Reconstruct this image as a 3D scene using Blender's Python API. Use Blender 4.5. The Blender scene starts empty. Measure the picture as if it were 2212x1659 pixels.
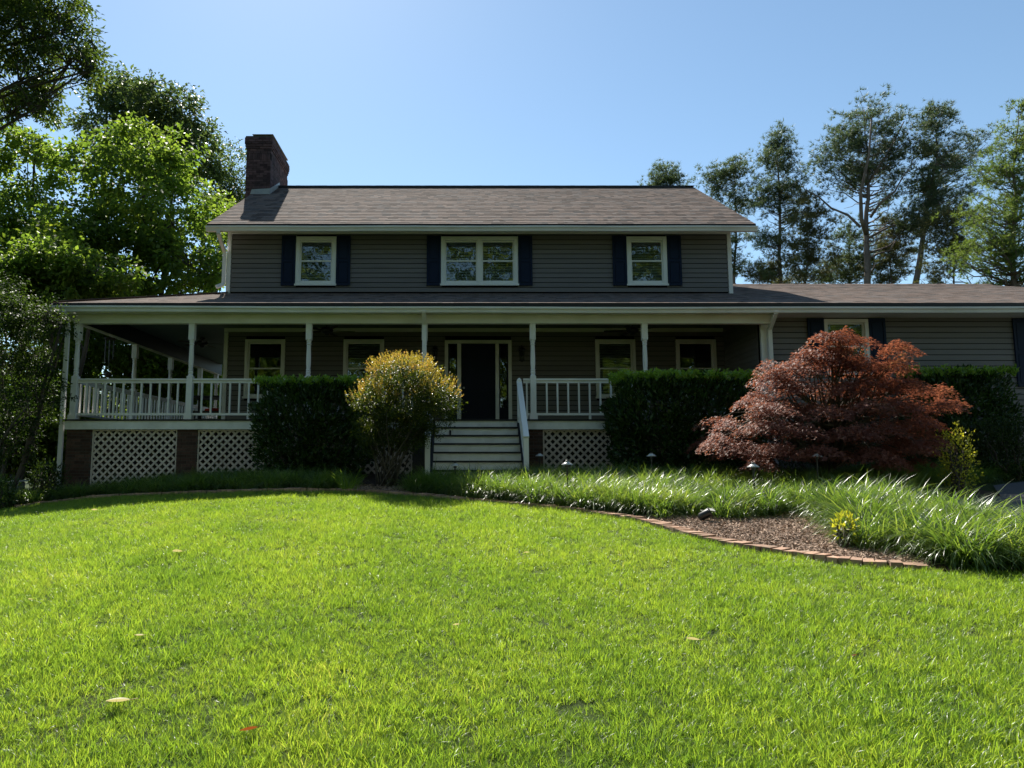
import bpy, math, random
import numpy as np
from mathutils import Vector, Matrix

random.seed(7)
rng = np.random.default_rng(11)
R = math.radians
S = bpy.context.scene
COL = S.collection

# ------------------------------------------------------------------ camera, sky, sun, exposure
F_PX, CX, CY, PITCH = 1536.0, 1000.0, 829.5, math.atan(174 / 1536.0)
cam_d = bpy.data.cameras.new('camera')
cam_d.sensor_width = 36.0
cam_d.sensor_fit = 'HORIZONTAL'
cam_d.lens = 36.0 * F_PX / 2212.0
cam_d.shift_x = (1106 - CX) / 2212.0
cam_d.clip_start, cam_d.clip_end = 0.05, 4000
cam = bpy.data.objects.new('camera', cam_d)
COL.objects.link(cam)
cam.location = (0, 0, 0)
cam.rotation_euler = (R(90) + PITCH, 0, 0)
S.camera = cam

SUN_EL, SUN_AZ = 49.0, -17.0          # azimuth from +Y, negative = to the left of the house
w = bpy.data.worlds.new('World')
S.world = w
w.use_nodes = True
wn = w.node_tree
sky = wn.nodes.new('ShaderNodeTexSky')
sky.sky_type = 'NISHITA'
sky.sun_disc = False
sky.sun_elevation = R(SUN_EL)
sky.sun_rotation = R(SUN_AZ)
sky.altitude = 300
sky.air_density = 1.0
sky.dust_density = 0.25
sky.ozone_density = 1.6
bg = wn.nodes['Background']
tint = wn.nodes.new('ShaderNodeMixRGB')      # one even white-balance tint for the whole sky
tint.blend_type = 'MULTIPLY'
tint.inputs[0].default_value = 1.0
tint.inputs[2].default_value = (0.97, 1.05, 0.99, 1)
wn.links.new(sky.outputs[0], tint.inputs[1])
wn.links.new(tint.outputs[0], bg.inputs[0])
bg.inputs[1].default_value = 0.080
sd = bpy.data.lights.new('sun', 'SUN')
sd.energy = 5.0
sd.angle = R(0.5)
sd.color = (1.0, 0.95, 0.86)
sun = bpy.data.objects.new('sun', sd)
COL.objects.link(sun)
sun.location = (-20, 60, 70)
ldir = Vector((-math.sin(R(SUN_AZ)) * math.cos(R(SUN_EL)), -math.cos(R(SUN_AZ)) * math.cos(R(SUN_EL)), -math.sin(R(SUN_EL))))
sun.rotation_euler = ldir.to_track_quat('-Z', 'Y').to_euler()
S.view_settings.view_transform = 'Standard'
S.view_settings.look = 'None'
S.view_settings.gamma = 1.0
S.view_settings.use_curve_mapping = False
S.view_settings.exposure = 1.05
S.cycles.use_denoising = True
S.cycles.max_bounces = 8
S.cycles.transparent_max_bounces = 12
S.cycles.diffuse_bounces = 3
S.cycles.glossy_bounces = 3
S.cycles.transmission_bounces = 6
S.cycles.sample_clamp_indirect = 6
S.cycles.caustics_reflective = False
S.cycles.caustics_refractive = False


def U(x, y, Y):
    """photo pixel (2212 wide) to (X, Z) on the vertical plane at depth Y"""
    dx, dy = (x - CX) / F_PX, (CY - y) / F_PX
    t = Y / (math.cos(PITCH) - dy * math.sin(PITCH))
    return dx * t, (math.sin(PITCH) + dy * math.cos(PITCH)) * t


def UX(x, Y, y=850):
    return U(x, y, Y)[0]


def UZ(y, Y):
    return U(CX, y, Y)[1]


# ------------------------------------------------------------------ helpers
class MB:
    def __init__(s):
        s.v, s.f, s.n = [], [], 0

    def add(s, verts, faces):
        s.v.extend(verts)
        s.f.extend([tuple(i + s.n for i in f) for f in faces])
        s.n += len(verts)
        return s

    def box(s, x0, x1, y0, y1, z0, z1):
        v = [(x0, y0, z0), (x1, y0, z0), (x1, y1, z0), (x0, y1, z0), (x0, y0, z1), (x1, y0, z1), (x1, y1, z1), (x0, y1, z1)]
        return s.add(v, [(0, 3, 2, 1), (4, 5, 6, 7), (0, 1, 5, 4), (1, 2, 6, 5), (2, 3, 7, 6), (3, 0, 4, 7)])

    def prism_x(s, x0, x1, prof):
        """profile of (y, z) points swept along x (counter-clockwise seen from +x)"""
        n = len(prof)
        v = [(x0, y, z) for y, z in prof] + [(x1, y, z) for y, z in prof]
        f = [tuple(range(n - 1, -1, -1)), tuple(range(n, 2 * n))]
        f += [(i, (i + 1) % n, n + (i + 1) % n, n + i) for i in range(n)]
        return s.add(v, f)

    def prism_y(s, y0, y1, prof):
        n = len(prof)
        v = [(x, y0, z) for x, z in prof] + [(x, y1, z) for x, z in prof]
        f = [tuple(range(n)), tuple(range(2 * n - 1, n - 1, -1))]
        f += [(i, n + i, n + (i + 1) % n, (i + 1) % n) for i in range(n)]
        return s.add(v, f)

    def beam(s, a, b, w, h, up=(0, 0, 1)):
        a, b = Vector(a), Vector(b)
        d = (b - a).normalized()
        u = Vector(up)
        side = d.cross(u).normalized() * (w / 2)
        u = side.cross(d).normalized() * (h / 2)
        v = [tuple(p + q) for p in (a, b) for q in (-side - u, side - u, side + u, -side + u)]
        return s.add(v, [(0, 3, 2, 1), (4, 5, 6, 7), (0, 1, 5, 4), (1, 2, 6, 5), (2, 3, 7, 6), (3, 0, 4, 7)])

    def tube(s, pts, rad, k=6, cap=True):
        pts = [Vector(p) for p in pts]
        m = len(pts)
        if not hasattr(rad, '__len__'):
            rad = [rad] * m
        v = []
        for i, p in enumerate(pts):
            d = (pts[min(i + 1, m - 1)] - pts[max(i - 1, 0)])
            d = d.normalized() if d.length > 1e-9 else Vector((0, 0, 1))
            ref = Vector((1, 0, 0)) if abs(d.x) < 0.8 else Vector((0, 1, 0))
            a = d.cross(ref).normalized()
            b = d.cross(a)
            for j in range(k):
                t = 2 * math.pi * j / k
                v.append(tuple(p + (a * math.cos(t) + b * math.sin(t)) * rad[i]))
        f = []
        for i in range(m - 1):
            for j in range(k):
                f.append((i * k + j, i * k + (j + 1) % k, (i + 1) * k + (j + 1) % k, (i + 1) * k + j))
        if cap:
            f.append(tuple(range(k - 1, -1, -1)))
            f.append(tuple((m - 1) * k + j for j in range(k)))
        return s.add(v, f)

    def lathe(s, cx, cy, prof, k=16):
        """prof: list of (radius, z)"""
        v = []
        for r, z in prof:
            for j in range(k):
                t = 2 * math.pi * j / k
                v.append((cx + r * math.cos(t), cy + r * math.sin(t), z))
        m = len(prof)
        f = []
        for i in range(m - 1):
            for j in range(k):
                f.append((i * k + j, i * k + (j + 1) % k, (i + 1) * k + (j + 1) % k, (i + 1) * k + j))
        f.append(tuple(range(k - 1, -1, -1)))
        f.append(tuple((m - 1) * k + j for j in range(k)))
        return s.add(v, f)

    def mesh(s, name, mat, smooth=False):
        me = bpy.data.meshes.new(name)
        me.from_pydata(s.v, [], s.f)
        if mat:
            me.materials.append(mat)
        if smooth:
            me.shade_smooth()
        return me


WM = {}


def put(name, data, parent=None, world=None, local=False):
    o = bpy.data.objects.new(name, data)
    COL.objects.link(o)
    M_ = world if world is not None else Matrix.Identity(4)
    if parent is not None:
        o.parent = parent
        if not local:
            o.matrix_parent_inverse = WM[parent.name].inverted()
    o.matrix_basis = M_
    WM[o.name] = M_
    return o


def obj(name, mb, mat, parent=None, smooth=False, local=False, kind=None):
    o = put(name, mb.mesh(name, mat, smooth), parent, local=local)
    if local and parent is not None:
        WM[o.name] = Matrix.Identity(4)
    if kind:
        o['kind'] = kind
    return o


def thing(name, label, cat, loc=(0, 0, 0), rz=0.0, group=None):
    o = put(name, None, None, Matrix.Translation(loc) @ Matrix.Rotation(rz, 4, 'Z'))
    o.empty_display_size = 0.2
    tag(o, label, cat, group)
    return o


def tag(o, label, cat, group=None):
    o['label'] = label
    o['category'] = cat
    if group:
        o['group'] = group
    return o


UNIT = {}


def piece(name, mat, parent, c, size, rot=None):
    """a small box that shares one unit cube per material"""
    k = (name, mat.name)
    if k not in UNIT:
        UNIT[k] = MB().box(-.5, .5, -.5, .5, -.5, .5).mesh(name, mat)
    M_ = Matrix.Translation(c) @ (rot.to_4x4() if rot else Matrix.Identity(4)) @ Matrix.Diagonal((*size, 1))
    return put(name, UNIT[k], parent, M_)


def fast_mesh(name, verts, faces_flat, n_side, mat, smooth=False):
    """numpy mesh: verts (N,3), faces (M,n_side)"""
    me = bpy.data.meshes.new(name)
    nv, nf = len(verts), len(faces_flat)
    me.vertices.add(nv)
    me.vertices.foreach_set('co', np.ascontiguousarray(verts, dtype=np.float32).ravel())
    me.loops.add(nf * n_side)
    me.loops.foreach_set('vertex_index', np.ascontiguousarray(faces_flat, dtype=np.int32).ravel())
    me.polygons.add(nf)
    me.polygons.foreach_set('loop_start', np.arange(0, nf * n_side, n_side, dtype=np.int32))
    me.update(calc_edges=True)
    me.validate()
    if mat:
        me.materials.append(mat)
    if smooth:
        me.shade_smooth()
    return me


# ------------------------------------------------------------------ materials
def new_mat(name):
    m = bpy.data.materials.new(name)
    m.use_nodes = True
    nt = m.node_tree
    for n in list(nt.nodes):
        nt.nodes.remove(n)
    out = nt.nodes.new('ShaderNodeOutputMaterial')
    return m, nt, out


def N(nt, t, **kw):
    n = nt.nodes.new(t)
    for k, v in kw.items():
        setattr(n, k, v)
    return n


def plain(name, col, rough=0.6, var=0.15, nscale=3.0, spec=0.3, bump=0.0, bscale=40.0, perobj=0.0, stretch=(1, 1, 1), dirt=None, dscale=1.5):
    """painted / raw surface with noise variation of its own colour"""
    m, nt, out = new_mat(name)
    b = N(nt, 'ShaderNodeBsdfPrincipled')
    geo = N(nt, 'ShaderNodeNewGeometry')
    mp = N(nt, 'ShaderNodeMapping')
    mp.inputs['Scale'].default_value = stretch
    nt.links.new(geo.outputs['Position'], mp.inputs[0])
    nz = N(nt, 'ShaderNodeTexNoise')
    nz.inputs['Scale'].default_value = nscale
    nz.inputs['Detail'].default_value = 6
    nt.links.new(mp.outputs[0], nz.inputs['Vector'])
    mr = N(nt, 'ShaderNodeMapRange')
    mr.inputs['From Min'].default_value, mr.inputs['From Max'].default_value = .25, .75
    mr.inputs['To Min'].default_value, mr.inputs['To Max'].default_value = 1 - var, 1 + var
    nt.links.new(nz.outputs['Fac'], mr.inputs['Value'])
    hs = N(nt, 'ShaderNodeHueSaturation')
    hs.inputs['Color'].default_value = (*col, 1)
    last = mr.outputs[0]
    if perobj:
        oi = N(nt, 'ShaderNodeObjectInfo')
        m2 = N(nt, 'ShaderNodeMapRange')
        m2.inputs['To Min'].default_value, m2.inputs['To Max'].default_value = 1 - perobj, 1 + perobj
        nt.links.new(oi.outputs['Random'], m2.inputs['Value'])
        mu = N(nt, 'ShaderNodeMath', operation='MULTIPLY')
        nt.links.new(last, mu.inputs[0])
        nt.links.new(m2.outputs[0], mu.inputs[1])
        last = mu.outputs[0]
    nt.links.new(last, hs.inputs['Value'])
    colout = hs.outputs[0]
    if dirt:
        n2 = N(nt, 'ShaderNodeTexNoise')
        n2.inputs['Scale'].default_value = dscale
        n2.inputs['Detail'].default_value = 8
        nt.links.new(mp.outputs[0], n2.inputs['Vector'])
        r2 = N(nt, 'ShaderNodeMapRange')
        r2.inputs['From Min'].default_value, r2.inputs['From Max'].default_value = .5, .72
        r2.inputs['To Max'].default_value = 0.55
        nt.links.new(n2.outputs['Fac'], r2.inputs['Value'])
        mx = N(nt, 'ShaderNodeMixRGB')
        mx.inputs[2].default_value = (*dirt, 1)
        nt.links.new(r2.outputs[0], mx.inputs[0])
        nt.links.new(colout, mx.inputs[1])
        colout = mx.outputs[0]
    nt.links.new(colout, b.inputs['Base Color'])
    b.inputs['Roughness'].default_value = rough
    b.inputs['Specular IOR Level'].default_value = spec
    if bump:
        n3 = N(nt, 'ShaderNodeTexNoise')
        n3.inputs['Scale'].default_value = bscale
        n3.inputs['Detail'].default_value = 5
        nt.links.new(mp.outputs[0], n3.inputs['Vector'])
        bp = N(nt, 'ShaderNodeBump')
        bp.inputs['Strength'].default_value = bump
        bp.inputs['Distance'].default_value = 0.01
        nt.links.new(n3.outputs['Fac'], bp.inputs['Height'])
        nt.links.new(bp.outputs[0], b.inputs['Normal'])
    nt.links.new(b.outputs[0], out.inputs[0])
    return m


def leafmat(name, stops, trans=0.45, tcol=None, rough=0.4, spec=0.4, nscale=0.9, inst=False, tmul=1.6):
    """leaf: diffuse + gloss on one side, translucent through; colour varies per leaf and per clump.
    stops = [(pos, colour)...] chosen by a mix of per-leaf random and a low noise"""
    m, nt, out = new_mat(name)
    geo = N(nt, 'ShaderNodeNewGeometry')
    nz = N(nt, 'ShaderNodeTexNoise')
    nz.inputs['Scale'].default_value = nscale
    nz.inputs['Detail'].default_value = 3
    nt.links.new(geo.outputs['Position'], nz.inputs['Vector'])
    rnd = geo.outputs['Random Per Island']
    ad = N(nt, 'ShaderNodeMath', operation='MULTIPLY_ADD')
    nt.links.new(rnd, ad.inputs[0])
    ad.inputs[1].default_value = 0.55
    s2 = N(nt, 'ShaderNodeMapRange')
    s2.inputs['From Min'].default_value, s2.inputs['From Max'].default_value = .3, .7
    s2.inputs['To Max'].default_value = .45
    nt.links.new(nz.outputs['Fac'], s2.inputs['Value'])
    nt.links.new(s2.outputs[0], ad.inputs[2])
    fac = ad.outputs[0]
    if inst:
        oi = N(nt, 'ShaderNodeObjectInfo')
        a2 = N(nt, 'ShaderNodeMath', operation='MULTIPLY_ADD')
        nt.links.new(oi.outputs['Random'], a2.inputs[0])
        a2.inputs[1].default_value = 0.3
        a3 = N(nt, 'ShaderNodeMath', operation='MULTIPLY')
        a3.inputs[1].default_value = 0.7
        nt.links.new(fac, a3.inputs[0])
        nt.links.new(a3.outputs[0], a2.inputs[2])
        fac = a2.outputs[0]
    cr = N(nt, 'ShaderNodeValToRGB')
    els = cr.color_ramp.elements
    while len(els) < len(stops):
        els.new(0.5)
    for e, (p, c) in zip(els, stops):
        e.position = p
        e.color = (*c, 1)
    nt.links.new(fac, cr.inputs[0])
    pb = N(nt, 'ShaderNodeBsdfPrincipled')
    pb.inputs['Roughness'].default_value = rough
    pb.inputs['Specular IOR Level'].default_value = spec
    nt.links.new(cr.outputs[0], pb.inputs['Base Color'])
    tr = N(nt, 'ShaderNodeBsdfTranslucent')
    mu = N(nt, 'ShaderNodeMixRGB', blend_type='MULTIPLY')
    mu.inputs[0].default_value = 1
    tc = tcol or (1.15, 1.1, .5)
    mu.inputs[2].default_value = (tc[0] * tmul, tc[1] * tmul, tc[2] * tmul, 1)
    nt.links.new(cr.outputs[0], mu.inputs[1])
    nt.links.new(mu.outputs[0], tr.inputs[0])
    mx = N(nt, 'ShaderNodeMixShader')
    mx.inputs[0].default_value = trans
    nt.links.new(pb.outputs[0], mx.inputs[1])
    nt.links.new(tr.outputs[0], mx.inputs[2])
    nt.links.new(mx.outputs[0], out.inputs[0])
    return m


def shingle_mat(name, stops):
    m, nt, out = new_mat(name)
    geo = N(nt, 'ShaderNodeNewGeometry')
    cr = N(nt, 'ShaderNodeValToRGB')
    els = cr.color_ramp.elements
    while len(els) < len(stops):
        els.new(0.5)
    for e, (p, c) in zip(els, stops):
        e.position, e.color = p, (*c, 1)
    nt.links.new(geo.outputs['Random Per Island'], cr.inputs[0])
    nz = N(nt, 'ShaderNodeTexNoise')
    nz.inputs['Scale'].default_value = 0.7
    nz.inputs['Detail'].default_value = 5
    nt.links.new(geo.outputs['Position'], nz.inputs['Vector'])
    n2 = N(nt, 'ShaderNodeTexNoise')
    n2.inputs['Scale'].default_value = 60
    nt.links.new(geo.outputs['Position'], n2.inputs['Vector'])
    mr = N(nt, 'ShaderNodeMapRange')
    mr.inputs['From Min'].default_value, mr.inputs['From Max'].default_value = .3, .7
    mr.inputs['To Min'].default_value, mr.inputs['To Max'].default_value = .9, 1.08
    nt.links.new(nz.outputs['Fac'], mr.inputs['Value'])
    m2 = N(nt, 'ShaderNodeMapRange')
    m2.inputs['From Min'].default_value, m2.inputs['From Max'].default_value = .3, .7
    m2.inputs['To Min'].default_value, m2.inputs['To Max'].default_value = .7, 1.3
    nt.links.new(n2.outputs['Fac'], m2.inputs['Value'])
    mm = N(nt, 'ShaderNodeMath', operation='MULTIPLY')
    nt.links.new(mr.outputs[0], mm.inputs[0])
    nt.links.new(m2.outputs[0], mm.inputs[1])
    hs = N(nt, 'ShaderNodeHueSaturation')
    nt.links.new(cr.outputs[0], hs.inputs['Color'])
    nt.links.new(mm.outputs[0], hs.inputs['Value'])
    b = N(nt, 'ShaderNodeBsdfPrincipled')
    b.inputs['Roughness'].default_value = .95
    b.inputs['Specular IOR Level'].default_value = .06
    nt.links.new(hs.outputs[0], b.inputs['Base Color'])
    nt.links.new(b.outputs[0], out.inputs[0])
    return m


def glass_mat(name, fac=0.16):
    m, nt, out = new_mat(name)
    tr = N(nt, 'ShaderNodeBsdfTransparent')
    tr.inputs[0].default_value = (.8, .86, .84, 1)
    gl = N(nt, 'ShaderNodeBsdfGlossy')
    gl.inputs['Roughness'].default_value = 0.015
    geo = N(nt, 'ShaderNodeNewGeometry')
    nz = N(nt, 'ShaderNodeTexNoise')
    nz.inputs['Scale'].default_value = 2.2
    nt.links.new(geo.outputs['Position'], nz.inputs['Vector'])
    bp = N(nt, 'ShaderNodeBump')
    bp.inputs['Strength'].default_value = .12
    bp.inputs['Distance'].default_value = .02
    nt.links.new(nz.outputs['Fac'], bp.inputs['Height'])
    nt.links.new(bp.outputs[0], gl.inputs['Normal'])
    mx = N(nt, 'ShaderNodeMixShader')
    mx.inputs[0].default_value = fac
    nt.links.new(tr.outputs[0], mx.inputs[1])
    nt.links.new(gl.outputs[0], mx.inputs[2])
    nt.links.new(mx.outputs[0], out.inputs[0])
    return m


M = dict(
    siding=plain('siding_paint', (.165, .150, .145), .55, .10, 2.0, .3, .15, 60, perobj=.05, stretch=(.4, 1, 3)),
    trim=plain('trim_paint', (.78, .76, .74), .5, .06, 2.0, .3, dirt=(.56, .54, .49), dscale=1.3),
    white=plain('white_vinyl', (.78, .78, .75), .4, .04, 2, .4),
    stairwhite=plain('stair_paint', (.76, .76, .73), .55, .08, 5, .3, dirt=(.5, .48, .43), dscale=3),
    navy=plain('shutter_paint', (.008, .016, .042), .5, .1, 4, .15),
    door=plain('door_paint', (.005, .009, .024), .5, .1, 4, .15),
    deck=plain('deck_stain', (.022, .022, .024), .6, .2, 6, .3),
    ceiling=plain('ceiling_paint', (.11, .15, .15), .6, .05, 2, .2),
    brick=plain('brick_clay', (.085, .048, .038), .85, .25, 18, .2, .4, 90, perobj=.35, dirt=(.05, .045, .04), dscale=5),
    brickdark=plain('chimney_brick', (.085, .050, .050), .85, .25, 14, .2, .4, 90, perobj=.5, dirt=(.035, .032, .034), dscale=2.5),
    mortar=plain('mortar', (.085, .078, .07), .95, .15, 20, .1),
    mortardark=plain('dark_mortar', (.022, .020, .020), .95, .2, 8, .1),  # darker mortar tone for the chimney joints
    edgebrick=plain('edging_brick', (.36, .225, .155), .85, .25, 20, .2, .5, 80, perobj=.30, dirt=(.14, .12, .09), dscale=7),
    lattice=plain('lattice_paint', (.56, .48, .42), .7, .14, 6, .2, dirt=(.33, .3, .25), dscale=4),
    black=plain('black_metal', (.012, .012, .013), .4, .1, 8, .5),
    roofgap=plain('roof_gap_black', (.016, .014, .014), .5, .1, 8, .4),  # near-black, paints the dark gap between shingles and gutter
    metal=plain('galvanised_flashing', (.30, .31, .30), .45, .15, 8, .5),
    lampcap=plain('lamp_cap_metal', (.42, .42, .40), .32, .1, 12, .6),
    soil=plain('bed_mulch_ground', (.058, .040, .029), .95, .35, 9, .1, .8, 50),
    terrain=plain('lawn_soil', (.030, .045, .012), .95, .3, 3, .1, .6, 60, dirt=(.045, .038, .02), dscale=1.2),
    asphalt=plain('asphalt_surface', (.075, .075, .078), .85, .25, 30, .25, .6, 160, dirt=(.10, .095, .085), dscale=2),
    blind=plain('blind_slats', (.74, .74, .68), .5, .05, 3, .3),
    lapshadow=plain('lap_shadow_black', (.008, .008, .008), .95, .1, 4, .05),  # near-black backing that paints the shadow lines between siding boards
    room=plain('room_plaster', (.10, .10, .095), .8, .05, 2, .2),
    bark=plain('grey_bark', (.085, .070, .056), .9, .35, 6, .15, .8, 40, stretch=(1, 1, .25)),
    pinebark=plain('pine_bark', (.155, .125, .105), .9, .35, 5, .15, .8, 30, stretch=(1, 1, .3)),
    maplebark=plain('maple_bark', (.085, .070, .052), .8, .3, 14, .2, .6, 50),
    oldwood=plain('weathered_wood', (.22, .21, .19), .85, .25, 8, .15, .4, 40, stretch=(1, 1, .2)),
    red=plain('red_cushion_cloth', (.42, .045, .022), .9, .15, 8, .1),
    darkwood=plain('dark_furniture_wood', (.03, .022, .017), .6, .2, 8, .3),
    mulch=plain('mulch_chip', (.30, .215, .16), .9, .45, 25, .15, perobj=.65),
    glass=glass_mat('window_glass', .085),
    darkglass=glass_mat('porch_window_glass', .10),
)
M['roof'] = shingle_mat('roof_shingle', [(0, (.085, .068, .060)), (.25, (.14, .108, .092)), (.6, (.19, .145, .122)), (.85, (.155, .132, .12)), (1, (.095, .085, .08))])
M['grass'] = leafmat('lawn_blade', [(0, (.050, .105, .022)), (.3, (.105, .185, .03)), (.75, (.20, .275, .042)), (1, (.36, .35, .14))],
                     .58, (1.2, 1.13, .5), .34, .5, .9, True, 1.9)
M['weed'] = leafmat('crabgrass_blade', [(0, (.12, .19, .03)), (1, (.18, .24, .05))], .5, (1.2, 1.2, .4), .4, .4, 2, True, 1.7)
M['liriope'] = leafmat('border_grass_blade', [(0, (.030, .065, .016)), (.45, (.075, .135, .032)), (.85, (.17, .22, .065)), (1, (.30, .28, .12))],
                       .52, (1.22, 1.15, .45), .33, .8, 1.5, True, 1.8)
M['oak'] = leafmat('oak_leaf', [(0, (.026, .048, .014)), (.5, (.055, .088, .020)), (1, (.11, .145, .03))], .5, None, .5, .25, .5)
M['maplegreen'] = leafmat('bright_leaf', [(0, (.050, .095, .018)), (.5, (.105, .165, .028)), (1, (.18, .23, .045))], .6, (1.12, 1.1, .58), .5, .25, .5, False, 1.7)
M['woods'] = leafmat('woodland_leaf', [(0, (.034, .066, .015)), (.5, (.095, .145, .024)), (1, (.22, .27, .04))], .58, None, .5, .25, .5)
M['far'] = leafmat('far_leaf', [(0, (.034, .056, .024)), (.5, (.065, .098, .038)), (1, (.11, .145, .052))], .48, (1.1, 1.1, .6), .5, .25, .4)
M['laurel'] = leafmat('laurel_leaf', [(0, (.016, .038, .011)), (.6, (.034, .072, .016)), (1, (.06, .105, .023))], .35, None, .38, .35, 2)
M['laurelnewlit'] = leafmat('laurel_new_lit_leaf', [(0, (.13, .25, .035)), (1, (.26, .38, .07))], .45, None, .3, .5, 2)  # new leaves, brightened as if lit along the hedge tops
M['myrtle'] = leafmat('myrtle_leaf', [(0, (.014, .030, .009)), (.6, (.032, .060, .014)), (1, (.075, .11, .022))], .42, None, .55, .2, 1.5)
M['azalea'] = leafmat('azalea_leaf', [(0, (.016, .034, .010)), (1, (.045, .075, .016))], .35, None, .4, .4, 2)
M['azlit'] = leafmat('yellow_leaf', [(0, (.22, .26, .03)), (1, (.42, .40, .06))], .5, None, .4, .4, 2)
M['bushleaf'] = leafmat('bush_leaf', [(0, (.022, .040, .012)), (.6, (.055, .085, .016)), (1, (.17, .18, .028))], .5, (1.2, 1.08, .38), .42, .35, 2.5)
M['bushnew'] = leafmat('bush_shoot_leaf', [(0, (.22, .25, .045)), (.6, (.33, .28, .07)), (1, (.46, .24, .14))], .5, (1.2, 1.0, .5), .35, .5, 3, False, 1.4)
M['acer'] = leafmat('red_maple_leaf', [(0, (.10, .043, .030)), (.4, (.205, .078, .052)), (.75, (.285, .12, .08)), (1, (.26, .17, .06))],
                    .46, (1.2, 1.0, .75), .5, .3, 1.6, False, 1.3)
M['pine'] = leafmat('pine_needle', [(0, (.036, .056, .030)), (.5, (.068, .098, .052)), (1, (.11, .14, .072))], .42, (1.1, 1.1, .7), .45, .35, .35)
M['pinebrown'] = leafmat('browned_needle', [(0, (.05, .07, .03)), (.5, (.095, .105, .045)), (1, (.16, .13, .055))], .42, (1.1, 1.05, .65), .5, .3, .5)
M['cedar'] = leafmat('cedar_spray', [(0, (.05, .09, .028)), (.5, (.095, .145, .045)), (1, (.16, .20, .065))], .5, None, .5, .3, .5)
M['deadleaf'] = leafmat('fallen_leaf', [(0, (.42, .36, .17)), (1, (.5, .45, .26))], .4, (1, .95, .75), .5, .3, 2, False, 1.3)
M['deadred'] = leafmat('fallen_brown_leaf', [(0, (.11, .045, .02)), (1, (.15, .06, .025))], .45, (1.3, .8, .4), .5, .3, 2, False, 1.5)

# ------------------------------------------------------------------ terrain
EDGE_PX = [(0, 1104), (110, 1087), (218, 1075), (404, 1068), (600, 1062), (800, 1064), (898, 1072), (1018, 1085), (1118, 1093), (1251, 1107), (1368, 1125), (1451, 1148), (1518, 1168),
           (1618, 1188), (1675, 1197), (1808, 1217), (1975, 1232), (2058, 1237), (2212, 1241)]


def ground(x, y):
    x, y = np.asarray(x, float), np.asarray(y, float)
    yy = np.where(y < 15.5, y, 15.5 + (1 - np.exp(-(np.maximum(y, 15.5) - 15.5) / 3.0)) * 1.2)
    yy = np.where(yy < -8, -8 + (yy + 8) * .25, yy)
    z = -1.5 + .084 * yy
    left = np.maximum(0, -3 - x)
    z = z - .05 * np.minimum(left, 9) - .006 * np.minimum(left, 7) ** 2 - .02 * np.clip(left - 9, 0, 60)
    z = z + .010 * np.sin(x * .9 + 1.3) * np.sin(y * .75 + .4) * np.clip((y + 4) / 8, 0, 1)
    return z


def gz(x, y):
    return float(ground(x, y))


def ground_hit(px, py, lift=0.0):
    """where the sight line through a picture point meets the ground"""
    dx_, dy_ = (px - CX) / F_PX, (CY - py) / F_PX
    dr = np.array([dx_, math.cos(PITCH) - dy_ * math.sin(PITCH), math.sin(PITCH) + dy_ * math.cos(PITCH)])
    tS = np.linspace(2, 15, 4000)
    below = dr[2] * tS < ground(dr[0] * tS, dr[1] * tS) + lift
    p = dr * tS[np.argmax(below)] if below.any() else dr * 14.0
    return float(p[0]), float(p[1]), float(p[2])


EDGE = [(-16, 10.0), (-12, 12.5)] + [ground_hit(*p)[:2] for p in EDGE_PX] + [(6.0, 6.2), (9, 6.2), (14, 5)]
EX, EY = np.array([e[0] for e in EDGE]), np.array([e[1] for e in EDGE])


def yedge(x):
    return np.interp(x, EX, EY)


def axis(lo, hi, step, far):
    a = list(np.arange(lo, hi + step * .5, step))
    s, v = step, hi
    while v < far:
        s *= 1.5
        v += s
        a.append(v)
    s, v = step, lo
    while v > -far:
        s *= 1.5
        v -= s
        a.insert(0, v)
    return np.array(a)


gx, gy = axis(-14, 14, .25, 900), axis(-2, 18, .25, 900)
XX, YY = np.meshgrid(gx, gy)
ZZ = ground(XX, YY)
nx, ny = len(gx), len(gy)
idx = np.arange(nx * ny).reshape(ny, nx)
fq = np.stack([idx[:-1, :-1], idx[:-1, 1:], idx[1:, 1:], idx[1:, :-1]], -1).reshape(-1, 4)
me = fast_mesh('ground', np.stack([XX, YY, ZZ], -1).reshape(-1, 3), fq, 4, M['terrain'], True)
o = put('ground', me)
o['kind'] = 'structure'


def sheet(name, poly_fn, x0, x1, ny_, lift, mat):
    """strip between lower(x) and upper(x), following the ground"""
    xs = np.arange(x0, x1 + .01, .2)
    V = []
    for x in xs:
        a, b = poly_fn(x)
        for k in range(ny_ + 1):
            y = a + (b - a) * k / ny_
            V.append((x, y, gz(x, y) + lift))
    n = ny_ + 1
    Fq = [(i * n + k, (i + 1) * n + k, (i + 1) * n + k + 1, i * n + k + 1) for i in range(len(xs) - 1) for k in range(ny_)]
    o = put(name, fast_mesh(name, np.array(V), np.array(Fq), 4, mat, True))
    o['kind'] = 'structure'
    return o


sheet('planting_bed', lambda x: (float(yedge(x)) + .02, 15.6), -10, 9, 30, .012, M['soil'])


def drive(x):
    hi = np.interp(x, [5.9, 6.5, 8.6, 9.6, 11.5, 24], [9.9, 10.5, 11.5, 13.0, 14.1, 14.6])
    return 6.9, float(hi)


sheet('driveway', drive, 6.0, 24, 24, .03, M['asphalt'])

# ------------------------------------------------------------------ the house
Yw, Y0, Yg = 17.8, 15.35, 15.6                 # main wall, porch post line, garage wall
Ygut = 14.95                                    # face of the lower gutter
Yeave, Yridge = 17.28, 21.8
XWL, XWR = UX(500, Yw, 560), UX(1571, Yw, 560)  # upper siding
ZDECK = UZ(905.5, 15.22)
ZCEIL = UZ(709, Yw)
house = thing('house', 'two storey brown sided house with wraparound porch, brick chimney and navy shutters', 'house', (0.4, Yw, gz(.4, Yw)))


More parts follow.
